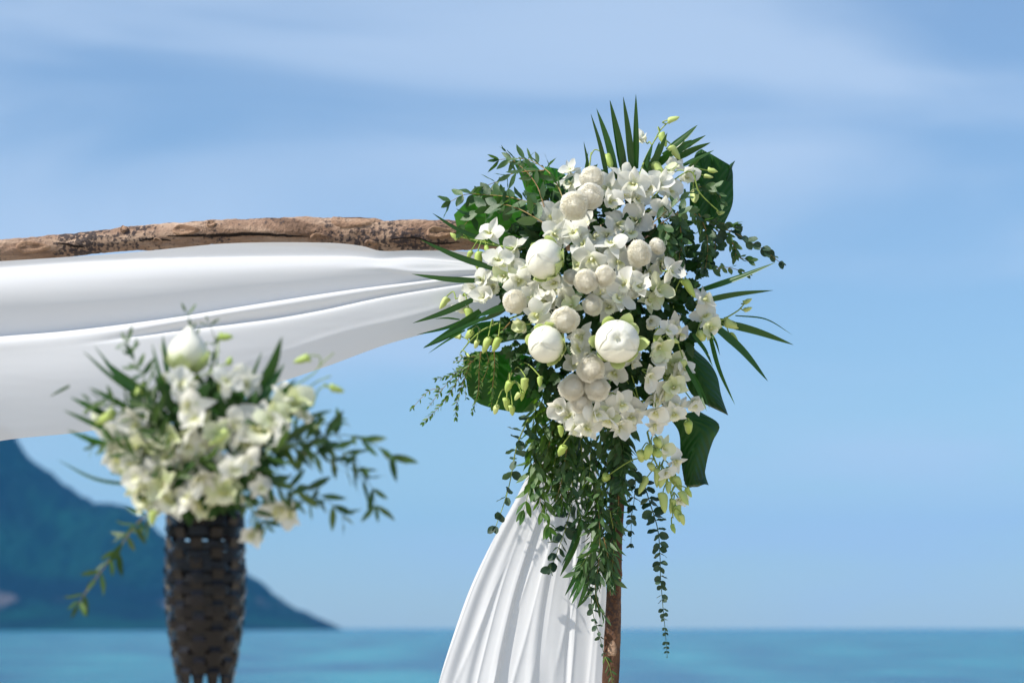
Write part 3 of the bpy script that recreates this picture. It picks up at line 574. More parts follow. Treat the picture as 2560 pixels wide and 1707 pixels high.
# ------------------------------------------------------------------ big leaves behind the flowers
lobed_leaf('broad split monstera leaf lit green beside the log end', [
    ([za(1120, 1330), za(820, 1420), za(420, 1390), za(250, 1290), za(195, 1130)], [za(1050, 1020), za(870, 1050), za(760, 975), za(650, 915), za(400, 915)]),
    ([za(1130, 1180), za(960, 1130), za(850, 960), za(790, 790), za(715, 640)], [za(1180, 1150), za(1035, 1080), za(1020, 900), za(980, 760), za(900, 665)]),
    ([za(1230, 1220), za(1090, 1100), za(1020, 880), za(985, 770), za(1010, 700)], [za(1330, 1180), za(1240, 1000), za(1220, 880), za(1200, 790), za(1120, 720)])], .03, 'monstera', tiltv=(-.10, .15))
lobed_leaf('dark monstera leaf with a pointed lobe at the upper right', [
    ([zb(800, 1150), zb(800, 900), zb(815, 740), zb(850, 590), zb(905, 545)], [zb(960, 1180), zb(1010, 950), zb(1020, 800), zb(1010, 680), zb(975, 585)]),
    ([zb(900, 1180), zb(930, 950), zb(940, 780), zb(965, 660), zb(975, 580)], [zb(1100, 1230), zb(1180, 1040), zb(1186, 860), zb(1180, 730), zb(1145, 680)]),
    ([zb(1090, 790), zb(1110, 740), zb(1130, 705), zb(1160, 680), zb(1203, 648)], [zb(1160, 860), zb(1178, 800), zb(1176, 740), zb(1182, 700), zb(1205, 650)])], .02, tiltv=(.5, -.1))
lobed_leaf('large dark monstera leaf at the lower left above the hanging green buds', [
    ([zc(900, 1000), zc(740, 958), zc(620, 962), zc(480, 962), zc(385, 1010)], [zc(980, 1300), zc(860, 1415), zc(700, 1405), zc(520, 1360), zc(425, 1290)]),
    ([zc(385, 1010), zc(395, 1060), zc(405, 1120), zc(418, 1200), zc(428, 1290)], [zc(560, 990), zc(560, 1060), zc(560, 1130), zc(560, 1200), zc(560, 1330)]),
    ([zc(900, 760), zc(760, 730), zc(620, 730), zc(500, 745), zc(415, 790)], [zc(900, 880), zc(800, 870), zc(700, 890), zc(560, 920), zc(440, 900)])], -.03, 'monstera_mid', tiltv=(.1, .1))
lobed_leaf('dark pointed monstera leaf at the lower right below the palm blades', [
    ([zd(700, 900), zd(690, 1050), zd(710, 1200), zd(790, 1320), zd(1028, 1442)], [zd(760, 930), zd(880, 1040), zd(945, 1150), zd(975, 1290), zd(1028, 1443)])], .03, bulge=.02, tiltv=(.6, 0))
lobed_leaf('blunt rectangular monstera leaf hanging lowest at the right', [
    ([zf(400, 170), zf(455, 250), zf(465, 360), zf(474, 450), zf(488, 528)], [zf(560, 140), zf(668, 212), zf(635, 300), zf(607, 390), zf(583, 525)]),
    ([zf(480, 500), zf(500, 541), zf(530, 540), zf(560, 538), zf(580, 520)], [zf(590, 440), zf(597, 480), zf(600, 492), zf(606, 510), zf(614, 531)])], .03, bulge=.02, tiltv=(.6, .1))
palm('upright fan of six pointed palm blades at the top', [(*za(1570, 850), *za(1415, 230), 13, 4), (*za(1645, 800), *za(1467, 185), 20, 4), (*za(1715, 790), *za(1585, 113), 21, 2), (*zb(232, 770), *zb(90, 112), 21, 2), (*zb(290, 760), *zb(207, 80), 19, 2), (*zb(322, 720), *zb(320, 58), 17, 0), (*za(1395, 780), *za(1352, 480), 8, 2), (*za(1360, 760), *za(1393, 565), 5, 0)], off=-.01)
palm('dark palm fan leaning right behind the topmost orchid buds', [(*zb(600, 560), *zb(868, 332), 22, 2), (*zb(560, 600), *zb(820, 462), 18, 0), (*zb(620, 600), *zb(945, 422), 18, 0), (*zb(680, 630), *zb(985, 488), 20, -2), (*zb(740, 690), *zb(1016, 556), 13, 0), (*zb(480, 740), *zb(530, 480), 22, 0), (*zb(420, 760), *zb(600, 400), 20, 3), (*zb(480, 690), *zb(640, 560), 24, 3), (*zb(380, 760), *zb(470, 500), 18, 0), (*zb(780, 730), *zb(900, 615), 14)], off=-.01)
palm('palm blades pointing left across the log and the white swag', [(*za(430, 1340), *za(5, 1117), 12, -6), (*zc(610, 335), *zc(65, 118), 17, -5), (*zc(520, 428), *zc(0, 377), 16, -4)], off=.02)
palm('palm blades fanning down left below the swag edge', [(*zc(480, 560), *zc(5, 747), 17, -4), (*zc(480, 690), *zc(35, 835), 10, -6), (*zc(520, 660), *zc(85, 935), 26, -4), (*zc(560, 700), *zc(90, 925), 13, 2), (*zc(400, 800), *zc(122, 975), 6, 2), (*zc(360, 720), *zc(170, 715), 5, 3), (*zc(720, 610), *zc(480, 700), 20, 0), (*zc(700, 640), *zc(520, 735), 16, 0)], off=.01)
palm('four broad palm blades spreading out at the right', [(*zd(800, 505), *zd(1385, 290), 17, 3), (*zd(800, 590), *zd(1365, 500), 17, -5), (*zd(950, 735), *zd(1518, 910), 23, -5), (*zd(900, 745), *zd(1326, 1184), 25, -8), (*zd(1080, 690), *zd(1512, 836), 4, -16)], off=-.02)
palm('narrow palm blades curving down at the right over the dark leaf', [(*zd(760, 830), *zd(912, 1075), 11, -5), (*zd(880, 800), *zd(1077, 1360), 13, 8), (*zd(870, 790), *zd(965, 990), 7, -5), (*zd(700, 1050), *zd(865, 1410), 12, -3), (*zd(730, 1080), *zd(887, 1388), 8, -3)], off=.02)
palm('dark palm blades hanging over the white curtain', [(*ze(790, 1090), *ze(628, 1505), 21, -5), (*ze(760, 1130), *ze(640, 1420), 9, -4), (*zi(1260, 480), *zi(1115, 835), 16, -6), (*zi(1290, 520), *zi(1150, 870), 16, -4), (*zi(1310, 560), *zi(1170, 908), 18, -4), (*zi(1330, 600), *zi(1218, 942), 16, -4), (*zi(1340, 760), *zi(1215, 940), 9, -4)], off=.0)
# ------------------------------------------------------------------ dark filler foliage inside both arrangements
def serrated():
    pts = [(0, 0), (.10, .10), (.22, .16), (.20, .26), (.34, .36), (.26, .46), (.32, .62), (.18, .70), (.14, .86), (0, 1)]
    return [(-x, y) for x, y in pts[1:-1]][::-1], pts
def filler(name, label, n, centre, rad, proj, px, seed, depth=(-.09, -.012), size=(26, 46)):
    r_ = random.Random(seed); v, f = [], []; lf, pts = serrated(); outl = pts + lf
    for i in range(n):
        a = r_.uniform(0, 6.283); q = math.sqrt(r_.random()); x = centre[0] + rad[0] * q * math.cos(a); y = centre[1] + rad[1] * q * math.sin(a)
        c = proj((x, y), r_.uniform(*depth)); d = Vector((math.cos(a) + r_.gauss(0, .5), r_.gauss(-.3, .4), -math.sin(a) + r_.gauss(-.2, .5))); nrm = Vector((r_.gauss(0, .6), -1, r_.gauss(.5, .6)))
        m = frame(c, d, nrm); s = r_.uniform(*size) * px; b = len(v); fo = r_.uniform(.1, .5)
        for (ex, ey) in outl: v.append(m @ Vector((ex * s, (ey - .3) * s, abs(ex) * fo * s - .25 * ey * ey * s)))
        v.append(m @ Vector((0, .25 * s, 0))); k = len(outl)
        f += [(b + j, b + (j + 1) % k, b + k) for j in range(k)]
    return tag(part(name, mesh(name, v, f, M['filler'])), label, kind='stuff')
filler('filler_foliage', 'dense dark green serrated foliage packed behind the white flowers', 1250, (1500, 740), (255, 310), B, PX, 5)
filler('filler_foliage', 'dark green foliage packed behind the flowers in the torch basket', 420, (500, 1120), (200, 170), T, PT, 8, size=(30, 60), depth=(-.06, .012))
# ------------------------------------------------------------------ lotus buds
def lotus(label, x, y, r, face, pinch, sep, sx=1.0, roll=0.0, off=.075, proj=B, px=PX, stretch=1.0, group='folded white lotus buds in the large arrangement'):
    c = proj((x, y), off); n_ = Vector(face).normalized(); mw = frame(c, Vector((math.sin(roll), 0, math.cos(roll))) if abs(n_.z) < .8 else Vector((.1, 1, .1)), n_) @ Matrix.Diagonal((r * px * sx, r * px * (2 - sx), r * px, 1)); v, f, bu = [], [], []; nr, na_ = 22, 48
    for i in range(nr + 1):
        th = math.pi * i / nr
        for j in range(na_):
            a = 2 * math.pi * j / na_; rr = math.sin(th); z = math.cos(th)
            cr_ = (.020 * math.sin(a * 7 + 1.3) + .014 * math.sin(a * 12 + z)) * max(0, math.cos(th * .75)) * min(1, rr * 3) * (1.5 if pinch else .8)
            if pinch: z -= .20 * math.exp(-(rr / .22) ** 2) * (z > 0) ; cr_ += .045 * math.sin(a * 11 + 3 * rr + math.sin(a * 2)) * math.exp(-((rr - .28) / .25) ** 2) * (z > 0)
            else: z += ((.10 if stretch == 1 else .42) * math.exp(-(rr / (.13 if stretch == 1 else .40)) ** 2) if z > 0 else 0)
            seam = .035 if ((a / 2.094 + .22 * z) % 1) < .5 * 1 else 0
            k = 1 + cr_ + seam * .35 * rr
            bu.append((0, .25 + .75 * (1 - i / nr))); v.append(Vector((rr * math.cos(a) * k, rr * math.sin(a) * k, z * stretch * (1 if z > 0 else .85))))
    f = [(i * na_ + j, (i + 1) * na_ + j, (i + 1) * na_ + (j + 1) % na_, i * na_ + (j + 1) % na_) for i in range(nr) for j in range(na_)]
    o = thing('lotus_bud', label, 'lotus bud', c, group); part('bud', mesh('bud', v, f, M['lotus'], uv=bu), o, mw)
    for k in range(3):             # broad overlapping petals closing over the bud
        v2, f2, u2 = [], [], []; a0 = 2.1 * k + roll + .5; d_ = .018 + .012 * k; n2, m2 = 14, 12
        for i in range(n2 + 1):
            t_ = i / n2; th = math.pi * (1 - .96 * t_ * (.86 if pinch else .985)); hw = 1.22 * math.sin(math.pi * min(1, .12 + .80 * t_)) ** .6
            for j in range(m2 + 1):
                e = 2 * j / m2 - 1; a = a0 + e * hw; rr = math.sin(th) * (1 + d_ + .012 * math.sin(a * 9 + t_ * 3) * t_); z = math.cos(th); z = z + d_ * z
                if not pinch and z > 0: z += (.08 if stretch == 1 else .42) * math.exp(-(rr / (.13 if stretch == 1 else .40)) ** 2)
                v2.append(Vector((rr * math.cos(a), rr * math.sin(a), z * stretch * (1 if z > 0 else .85)))); u2.append((e, t_))
        f2 = [(i * (m2 + 1) + j, i * (m2 + 1) + j + 1, (i + 1) * (m2 + 1) + j + 1, (i + 1) * (m2 + 1) + j) for i in range(n2) for j in range(m2)]
        part('petal', mesh('petal', v2, f2, M['lotus'], uv=u2), o, mw)
    if pinch:                      # gathered tip of the folded petals
        for k in range(7):
            a = k * .9 + R.uniform(-.2, .2); part('petal_tip', lamina('petal_tip', M['lotus'], wleaf(.22, .8, .8), 6, 4, curl=.3, cup=.6), o, mw @ Matrix.Translation((.10 * math.cos(a), .10 * math.sin(a), .74)) @ Matrix.Rotation(a - math.pi / 2, 4, 'Z') @ Matrix.Rotation(1.25 + R.uniform(-.3, .2), 4, 'X') @ Matrix.Scale(R.uniform(.16, .26), 4))
    else: part('petal_tip', lamina('petal_tip', M['pompon'], wleaf(.3, .8, .8), 5, 4, curl=.2, cup=.7), o, mw @ Matrix.Translation((0, 0, .98)) @ Matrix.Rotation(1.2, 4, 'X') @ Matrix.Scale(.2, 4))
    for q_, (a, hw0, end, flare) in enumerate(sep):    # green-white outer petals, folded back at the tip
        v2, f2, u2 = [], [], []; a0 = math.radians(a); n2, m2 = 12, 8
        for i in range(n2 + 1):
            t_ = i / n2; th = math.pi * (1 - t_ * (1 - end)); hw = hw0 * (min(1, .6 + t_) * (1 - t_ ** 2.4)) + .015; g = 1.045 + .014 * (q_ % 3) + flare * t_ ** 2.5
            for j in range(m2 + 1):
                e = 2 * j / m2 - 1; az = a0 + e * hw; gg = g + .05 * e * e * t_; v2.append(Vector((math.sin(th) * math.cos(az) * gg, math.sin(th) * math.sin(az) * gg, math.cos(th) * (1 + .5 * (g - 1)) * stretch))); u2.append((e, t_))
        f2 = [(i * (m2 + 1) + j, i * (m2 + 1) + j + 1, (i + 1) * (m2 + 1) + j + 1, (i + 1) * (m2 + 1) + j) for i in range(n2) for j in range(m2)]
        part('outer_petal', mesh('outer_petal', v2, f2, M['sepal'], uv=u2), o, mw)
    v, f = [], []; tube(v, f, [c - n_ * r * px * .8, c - n_ * .09, c - n_ * .13 + Vector((0, .02, -.02))], .004, .004, 8); part('stem', mesh('stem', v, f, M['stem_green']), o); return o
lotus('smooth lotus bud highest of the large ones, green petals folded on its right', 1361, 648, 45, (-.35, -1, .22), False, [(-12, .75, .33, .10), (22, .62, .36, .16), (-52, .6, .38, .14), (98, .55, .40, .14), (-95, .5, .42, .12), (150, .6, .46, .06)], .94, .3)
lotus('smooth lotus bud at the lower left with a pale brown tip', 1365, 860, 43, (-.25, -1, -.25), False, [(2, .65, .36, .14), (-38, .6, .38, .20), (72, .55, .38, .16), (110, .5, .40, .12), (158, .55, .40, .14), (-80, .5, .42, .18)], .98, -.1)
lotus('lotus bud with a pinched pleated centre and green points around it', 1543, 853, 51, (-.02, -1, .10), True, [(-3, .55, .48, .40), (66, .5, .46, .36), (112, .5, .44, .16), (178, .5, .48, .24), (-88, .5, .47, .26), (-45, .6, .46, .05), (225, .6, .46, .05), (40, .5, .42, .10)], 1.02, .0)
# ------------------------------------------------------------------ pompon chrysanthemums
def pompon_mesh(seed, n=950):
    r_ = random.Random(seed); v, f, uv = [], [], []; b0 = revolve([(-.8, .02), (-.6, .64), (0, .88), (.62, .63), (.88, .02)], 14); 
    for q in b0[0]: v.append(Vector((q.x, q.z, q.y))); uv.append((0, .5))
    f += [tuple(reversed(q)) for q in b0[1]]
    for i in range(n):
        z = 1 - 2 * (i + .5) / n
        if z < -.75: continue
        a = i * 2.39996 + r_.uniform(-.06, .06); rr = math.sqrt(max(0, 1 - z * z)); p = Vector((rr * math.cos(a), rr * math.sin(a), z)); up = Vector((0, 0, 1)) - p * z
        up = up.normalized() if up.length > .05 else p.orthogonal().normalized(); x = up.cross(p); wd = .052 + .018 * (1 - abs(z)) * r_.uniform(.7, 1.2); b = len(v); lift = .09 * r_.uniform(.6, 1.3); sz = r_.uniform(.96, 1.04) * (1 + .15 * noise.noise(p * 1.7 + Vector((seed * 7, 0, 0))))
        for (t, k, w, ins) in ((0, .82, .6, -.06), (.5, .93, 1.0, -.03), (.85, 1.0, .95, .04), (1, 1.035, .45, .03 + lift * .8)):
            c = p * k * sz + up * ins
            v += [c - x * wd * w + p * .025, c - p * .012, c + x * wd * w + p * .025]; uv += [(-1, t), (0, t), (1, t)]
        for k in range(3):
            for e in (0, 1): f.append((b + k * 3 + e, b + k * 3 + e + 1, b + k * 3 + e + 4, b + k * 3 + e + 3))
    return mesh('flower_head', v, f, M['pompon'], uv=uv)
POM = [pompon_mesh(s) for s in range(3)]
PG = 'white pompon chrysanthemums in the large arrangement'
for (x, y, r, fx, fz, off, sq, lab) in [
    (1480, 447, 28, -.1, .5, .04, .80, 'topmost white pompon chrysanthemum, stacked above two others'),
    (1475, 491, 31, .15, .1, .055, .95, 'middle pompon of the three stacked near the top'),
    (1436, 514, 33, -.3, -.1, .065, .95, 'lowest left pompon of the three stacked near the top'),
    (1597, 634, 31, .15, .2, .05, 1, 'solitary round pompon left of the dark eucalyptus, beside a tilted one'),
    (1643, 616, 20, .9, .5, .03, .8, 'small pompon turned away toward the dark eucalyptus at the right'),
    (1464, 703, 29, -.2, .0, .06, 1, 'left pompon of the touching pair in the centre'),
    (1512, 690, 25, .1, .5, .055, 1, 'right pompon of the touching pair in the centre'),
    (1427, 692, 18, -.5, .5, .03, .85, 'half hidden pompon right of the uppermost lotus bud'),
    (1481, 764, 24, .1, -.2, .045, .95, 'cream pompon below the touching pair'),
    (1413, 801, 33, -.15, -.1, .06, 1, 'big pompon directly above the lower left lotus bud'),
    (1287, 754, 27, -.4, -.1, .045, 1.05, 'pompon alone at the left among the orchids'),
    (1478, 922, 32, .0, -.15, .055, 1, 'upper pompon of the browning cluster under the lotus buds'),
    (1432, 968, 32, -.5, -.5, .045, .9, 'left pompon of the browning cluster under the lotus buds'),
    (1493, 970, 28, .2, -.45, .05, .85, 'right pompon of the browning cluster under the lotus buds'),
    (1452, 1006, 25, -.2, -.7, .04, .9, 'lowest pompon of the browning cluster, partly behind leaves')]:
    c = B((x, y), off); nrm = Vector((fx, -1, fz)).normalized(); o = thing('pompon_chrysanthemum', lab, 'chrysanthemum', c, PG)
    part('flower_head', R.choice(POM), o, frame(c, Vector((R.uniform(-1, 1), 0, R.uniform(-1, 1))), nrm, (r * PX * R.uniform(.93, 1.04), r * PX * R.uniform(.93, 1.04), r * PX * sq)))
    v, f = [], []; tube(v, f, [c - nrm * r * PX * .7, c - nrm * .06, c - nrm * .10 + Vector((0, .02, 0))], .0022, .0022, 6); part('stem', mesh('stem', v, f, M['stem_green']), o)
# ------------------------------------------------------------------ orchid sprays of the large arrangement
S = orchid_spray
S('orchid spray rising highest beside the upright palm blades, mostly in bud', [[zb(345, 800), zb(400, 640), zb(480, 480), zb(540, 375), zb(620, 295)]],
  [(*zb(385, 450), 66, -.5, .35, -.5, .35, .03)], [(*zb(600, 290), *zb(700, 272), 32), (*zb(535, 405), *zb(590, 515), 40), (*zb(630, 510), *zb(705, 640), 44), (*zb(490, 680), *zb(560, 800), 46)])
S('short orchid stem with one hanging bud left of the palm fan', [[za(1390, 800), za(1405, 690), za(1418, 575)]], [(*za(1240, 850), 84, -.6, .35), (*za(1235, 740), 60, -.3, .8)], [(*za(1545, 600), *za(1640, 745), 44)])
S('bright orchid cluster right of the three stacked pompons', [], [(*zb(70, 890), 88), (*zb(200, 800), 80), (*zb(300, 850), 90), (*zb(215, 960), 84), (*zb(420, 890), 92), (*zb(330, 990), 76), (*zb(520, 850), 86), (*zb(590, 760), 76), (*zb(90, 1010), 76)], [])
S('orchid spray arching over on a bare green stem, with thin curled petals at its bend', [[(*zb(330, 1125), .05), (*zb(470, 975), .06), (*zb(620, 850), .06), (*zb(808, 745), .05), (*zb(880, 920), .05), (*zb(980, 1030), .05), (*zb(1060, 1100), .05)]],
  [(*zb(760, 800), 78, .5, .3, .3, .55, .03), (*zb(650, 700), 70, .2, .7), (*zb(620, 910), 78)], [(*zb(835, 915), *zb(865, 1035), 46), (*zb(1060, 1120), *zb(1110, 1100), 18), (*zb(960, 735), *zb(1045, 740), 26), (*zb(930, 780), *zb(1000, 795), 24)])
S('orchid cluster between the stacked pompons and the uppermost lotus bud', [], [(*za(1080, 1140), 92), (*za(1170, 1200), 84), (*za(1090, 1300), 80), (*za(1250, 1290), 90), (*za(1440, 1330), 92), (*za(1370, 1220), 74), (*za(1340, 1400), 80)], [])
S('orchid cluster in the centre top with petals opening over a dark gap', [], [(*zb(330, 1180), 96), (*zb(150, 1210), 88), (*zb(270, 1290), 80), (*zb(550, 1070), 78), (*zb(100, 1390), 84), (*zb(60, 1300), 76)], [])
S('single open orchid and four buds on the monstera leaf at the left', [[zc(760, 190), zc(600, 150), zc(420, 110), zc(330, 92)]], [(*za(520, 1290), 78, -.25, .15, .35, 1, .035)],
  [(*zc(345, 110), *zc(300, 80), 24), (*zc(400, 80), *zc(375, 25), 26), (*zc(450, 200), *zc(415, 265), 28), (*zc(500, 210), *zc(500, 330), 46), (*zc(555, 170), *zc(580, 225), 27)])
S('orchid cluster left of the uppermost lotus bud', [], [(*zc(650, 270), 84), (*zc(770, 320), 80), (*zc(780, 180), 76), (*zc(700, 390), 80), (*zc(800, 420), 86), (*zc(860, 330), 66)], [])
S('orchid spray reaching out left over the swag with drooping greenish blooms', [[(*zc(920, 455), .045), (*zc(780, 465), .05), (*zc(640, 450), .05), (*zc(500, 500), .05), (*zc(330, 565), .05)]], [(*zc(600, 480), 84), (*zc(540, 550), 80), (*zc(480, 490), 76), (*zc(390, 600), 74, -.3, -.6, 0, .5), (*zc(540, 420), 70)],
  [(*zc(262, 550), *zc(215, 645), 36), (*zc(425, 630), *zc(440, 755), 46)])
S('orchid cluster between the left pompon and the central pair', [], [(*zc(980, 480), 84), (*zc(1090, 480), 88), (*zc(1010, 570), 88), (*zc(1150, 580), 90), (*zc(950, 680), 86), (*zc(850, 760), 74), (*zc(1080, 440), 70), (*zc(1050, 600), 74), (*zc(900, 560), 76), (*zc(1210, 610), 66)], [])
S('green stem of buds curving down left below the swag', [[(*zc(900, 650), .045), (*zc(720, 720), .04), (*zc(540, 795), .03), (*zc(440, 880), .02), (*zc(365, 970), .02)]], [],
  [(*zc(440, 815), *zc(395, 905), 34), (*zc(375, 850), *zc(300, 832), 28), (*zc(490, 875), *zc(480, 950), 26), (*zc(575, 850), *zc(545, 980), 44), (*zc(650, 850), *zc(622, 960), 40), (*zc(415, 980), *zc(445, 1010), 14)])
S('green stem with hanging buds over the lower left monstera leaf', [[(*zc(790, 1030), .03), (*zc(735, 1150), .03), (*zc(715, 1250), .03)]], [],
  [(*zc(635, 1370), *zc(630, 1450), 30), (*zc(715, 1310), *zc(712, 1412), 36), (*zc(755, 1365), *zc(752, 1450), 30), (*zc(815, 1270), *zc(765, 1330), 26), (*zc(832, 1255), *zc(830, 1328), 26), (*zc(850, 1155), *zc(845, 1260), 36), (*zc(735, 1180), *zc(715, 1285), 34), (*zc(960, 1150), *zc(965, 1220), 26)])
S('orchid cluster above the central pompon pair', [], [(*zd(120, 200), 90), (*z5(720, 300), 92), (*z5(480, 440), 66), (*z5(1150, 370), 84), (*zd(200, 230), 76), (*zd(40, 330), 66)], [])
S('orchids beside the round pompon against the dark eucalyptus', [], [(*zd(520, 280), 88), (*zd(590, 350), 74), (*zd(420, 360), 72), (*zd(310, 330), 66), (*zd(620, 300), 66)], [])
S('orchid cluster above the pinched lotus bud', [], [(*zd(250, 440), 92), (*zd(360, 470), 84), (*zd(490, 500), 92), (*zd(200, 560), 88), (*zd(130, 620), 84), (*zd(60, 540), 70), (*zd(300, 560), 70), (*zd(430, 580), 66)], [])
S('orchids squeezed between the two lower lotus buds', [], [(*zc(1280, 840), 76), (*zc(1270, 940), 82), (*zc(1350, 970), 74), (*zc(1210, 1050), 62)], [])
S('orchid spray reaching right to the palm blades with two buds at its tip', [[(*zd(780, 720), .04), (*zd(930, 740), .05), (*zd(1090, 660), .04), (*zd(1150, 600), .04)]], [(*zd(840, 570), 80, .7, .1), (*zd(840, 690), 76, .3, .1), (*zd(890, 780), 68, .4, -.3)],
  [(*zd(1145, 600), *zd(1205, 560), 24), (*zd(1150, 650), *zd(1212, 632), 22), (*zd(990, 745), *zd(1100, 770), 46), (*zd(1035, 820), *zd(1105, 925), 42), (*zd(800, 835), *zd(905, 890), 42)])
S('half open greenish orchids and buds right of the pinched lotus bud', [], [(*zd(440, 730), 70, .1, -.3, 0, .45), (*zd(620, 770), 80), (*zd(510, 930), 78, .1, -.5), (*zd(660, 820), 66), (*zd(560, 800), 60)],
  [(*zd(510, 780), *zd(480, 890), 48), (*zd(580, 870), *zd(665, 885), 32), (*zd(685, 1015), *zd(700, 1100), 36), (*zd(700, 410), *zd(760, 550), 54)])
S('large orchid cluster at the lower right beside the dark pointed leaf', [], [(*zd(500, 1010), 80), (*zd(600, 1050), 88), (*zd(430, 1140), 86), (*zd(640, 1140), 88), (*zd(540, 1250), 88), (*zd(610, 1230), 84), (*zd(470, 1300), 80), (*zd(760, 1340), 76, .3, -.6, .2, .6), (*zd(690, 1090), 62)], [])
S('orchids hanging below the pinched lotus bud', [], [(*zd(170, 1110), 78), (*zd(300, 1035), 60), (*zd(110, 1330), 76), (*zd(220, 1350), 80), (*zd(320, 1410), 80), (*zd(250, 1480), 84), (*zd(590, 1360), 84), (*zd(480, 1400), 80), (*zd(660, 1390), 76), (*zd(120, 1440), 70), (*zf(430, 150), 70), (*zf(330, 210), 66)], [])
S('green budding orchid spray hanging lowest at the right', [[(*zf(290, 250), .03), (*zf(330, 400), .03), (*zf(410, 560), .02), (*zf(425, 700), .02)]], [(*zf(430, 400), 72), (*zf(370, 330), 70), (*zf(390, 460), 60, .3, -.6, 0, .4), (*zf(455, 600), 56, .3, -.6, 0, .3)],
  [(*zf(345, 290), *zf(350, 345), 30), (*zf(340, 350), *zf(362, 410), 34), (*zf(262, 350), *zf(260, 445), 44), (*zf(375, 460), *zf(370, 515), 32), (*zf(290, 490), *zf(255, 555), 38), (*zf(375, 570), *zf(378, 655), 40), (*zf(440, 480), *zf(455, 535), 32), (*zf(440, 640), *zf(455, 695), 32), (*zf(468, 680), *zf(478, 722), 24), (*zf(420, 740), *zf(432, 775), 20), (*zf(400, 520), *zf(405, 560), 24), (*zf(490, 545), *zf(512, 575), 22), (*zf(505, 190), *zf(515, 280), 44), (*zf(312, 420), *zf(318, 470), 26), (*zf(85, 480), *zf(35, 530), 34), (*zf(405, 430), *zf(420, 500), 40), (*zf(350, 440), *zf(340, 500), 38), (*zf(300, 330), *zf(290, 400), 36), (*zf(470, 560), *zf(490, 620), 34), (*zf(430, 600), *zf(420, 650), 30)], bmul=1.3)
S('orchids half hidden behind the hanging eucalyptus', [], [(*ze(700, 240), 84, None, None, None, None, .0), (*ze(620, 180), 74, None, None, None, None, .0), (*ze(900, 220), 84), (*ze(960, 160), 78), (*ze(1090, 330), 86), (*ze(840, 330), 84), (*ze(740, 330), 70), (*ze(1180, 250), 70), (*ze(1010, 270), 74)], [(*z6(800, 970), *z6(840, 1110), 34), (*ze(635, 320), *ze(635, 410), 30), (*ze(650, 480), *ze(620, 590), 38)])
# ------------------------------------------------------------------ eucalyptus of the large arrangement
G1 = 'eucalyptus sprigs at the upper left'
Bf = lambda p, o=0: B(p, o)
branch('eucalyptus_branch', 'tallest eucalyptus sprig at the upper left, arching to a dark leaf pair', [za(1180, 1010), za(1100, 830), za(1010, 725), za(860, 640), za(700, 632), za(600, 640)], 'willow', 15, 40, G1, r=1.6, off=.02, tip=.9)
branch('eucalyptus_branch', 'eucalyptus sprig crossing the monstera leaf just below the tallest sprig', [za(1000, 1060), za(940, 880), za(840, 745), za(730, 650), za(660, 570)], 'willow', 10, 36, G1, off=.025)
branch('eucalyptus_branch', 'short side sprig of eucalyptus pointing left above the monstera leaf', [za(1000, 735), za(840, 745), za(700, 770), za(590, 830), za(460, 880)], 'willow', 9, 40, G1, off=.03, tip=.9)
branch('eucalyptus_branch', 'long level eucalyptus sprig pointing left over the monstera leaf', [za(980, 1050), za(700, 975), za(500, 955), za(300, 950), za(170, 1010)], 'oval', 13, 40, G1, off=.035, tip=.85)
branch('eucalyptus_branch', 'eucalyptus sprig bending down left above the single open orchid', [za(990, 1200), za(800, 1090), za(640, 1040), za(520, 1070), za(400, 1110), za(290, 1220)], 'oval', 11, 42, G1, off=.04, tip=.9)
G2 = 'eucalyptus at the upper right'
for lab, path, lf, n, s in [
    ('eucalyptus strand falling straight down beside the tilted pompon', [zb(690, 1100), zb(720, 1280), zb(725, 1450), zd(665, 200), zd(645, 360)], 'oval', 14, 34),
    ('eucalyptus strand falling down the middle of the upper right', [zb(880, 1120), zb(940, 1260), zb(960, 1400), zb(950, 1540), zd(855, 330)], 'oval', 13, 34),
    ('small eucalyptus twig on the upper right monstera leaf', [zb(880, 880), zb(1000, 890), zb(1050, 940), zb(1090, 1010)], 'oval', 8, 28),
    ('eucalyptus sprig running level under the arching orchid bud', [zb(540, 1210), zb(690, 1120), zb(800, 1100), zb(900, 1160), zb(1050, 1200), zb(1190, 1220)], 'oval', 13, 36),
    ('eucalyptus sprig tucked under the bend of the bare green stem', [zb(470, 1200), zb(620, 1080), zb(760, 960), zb(880, 890)], 'oval', 9, 32),
    ('round leaved eucalyptus stretching furthest right to a dark tip', [zd(860, 10), zd(1060, 60), zd(1180, 130), zd(1290, 190), zd(1410, 285)], 'round', 12, 27),
    ('round leaved eucalyptus strand hanging inside the right edge', [zd(880, 60), zd(930, 150), zd(900, 260), zd(850, 350)], 'round', 10, 28),
    ('eucalyptus twig drooping under the furthest right branch', [zd(980, 60), zd(1070, 160), zd(1090, 240), zd(1180, 270)], 'oval', 9, 26),
    ('thin dark eucalyptus twig above the right palm blades', [zd(820, 330), zd(940, 330), zd(1040, 330), zd(1170, 370)], 'oval', 8, 24),
    ('eucalyptus strand behind the small tilted pompon', [zb(560, 1180), zb(600, 1330), zb(640, 1460), zd(600, 200)], 'oval', 10, 34)]:
    branch('eucalyptus_branch', lab, path, lf, n, s, G2, off=.03, r=1.6, flat=.8, tip=.7)
branch('eucalyptus_branch', 'fine tiny leaved twig spray hanging at the far lower left', [zc(740, 740), zc(560, 930), zc(430, 1060), zc(300, 1165), zc(200, 1280), zc(130, 1370)], 'tiny', 26, 15, 'fine twigs at the lower left', off=.0, r=1.3, twigs=6, tip=.8)
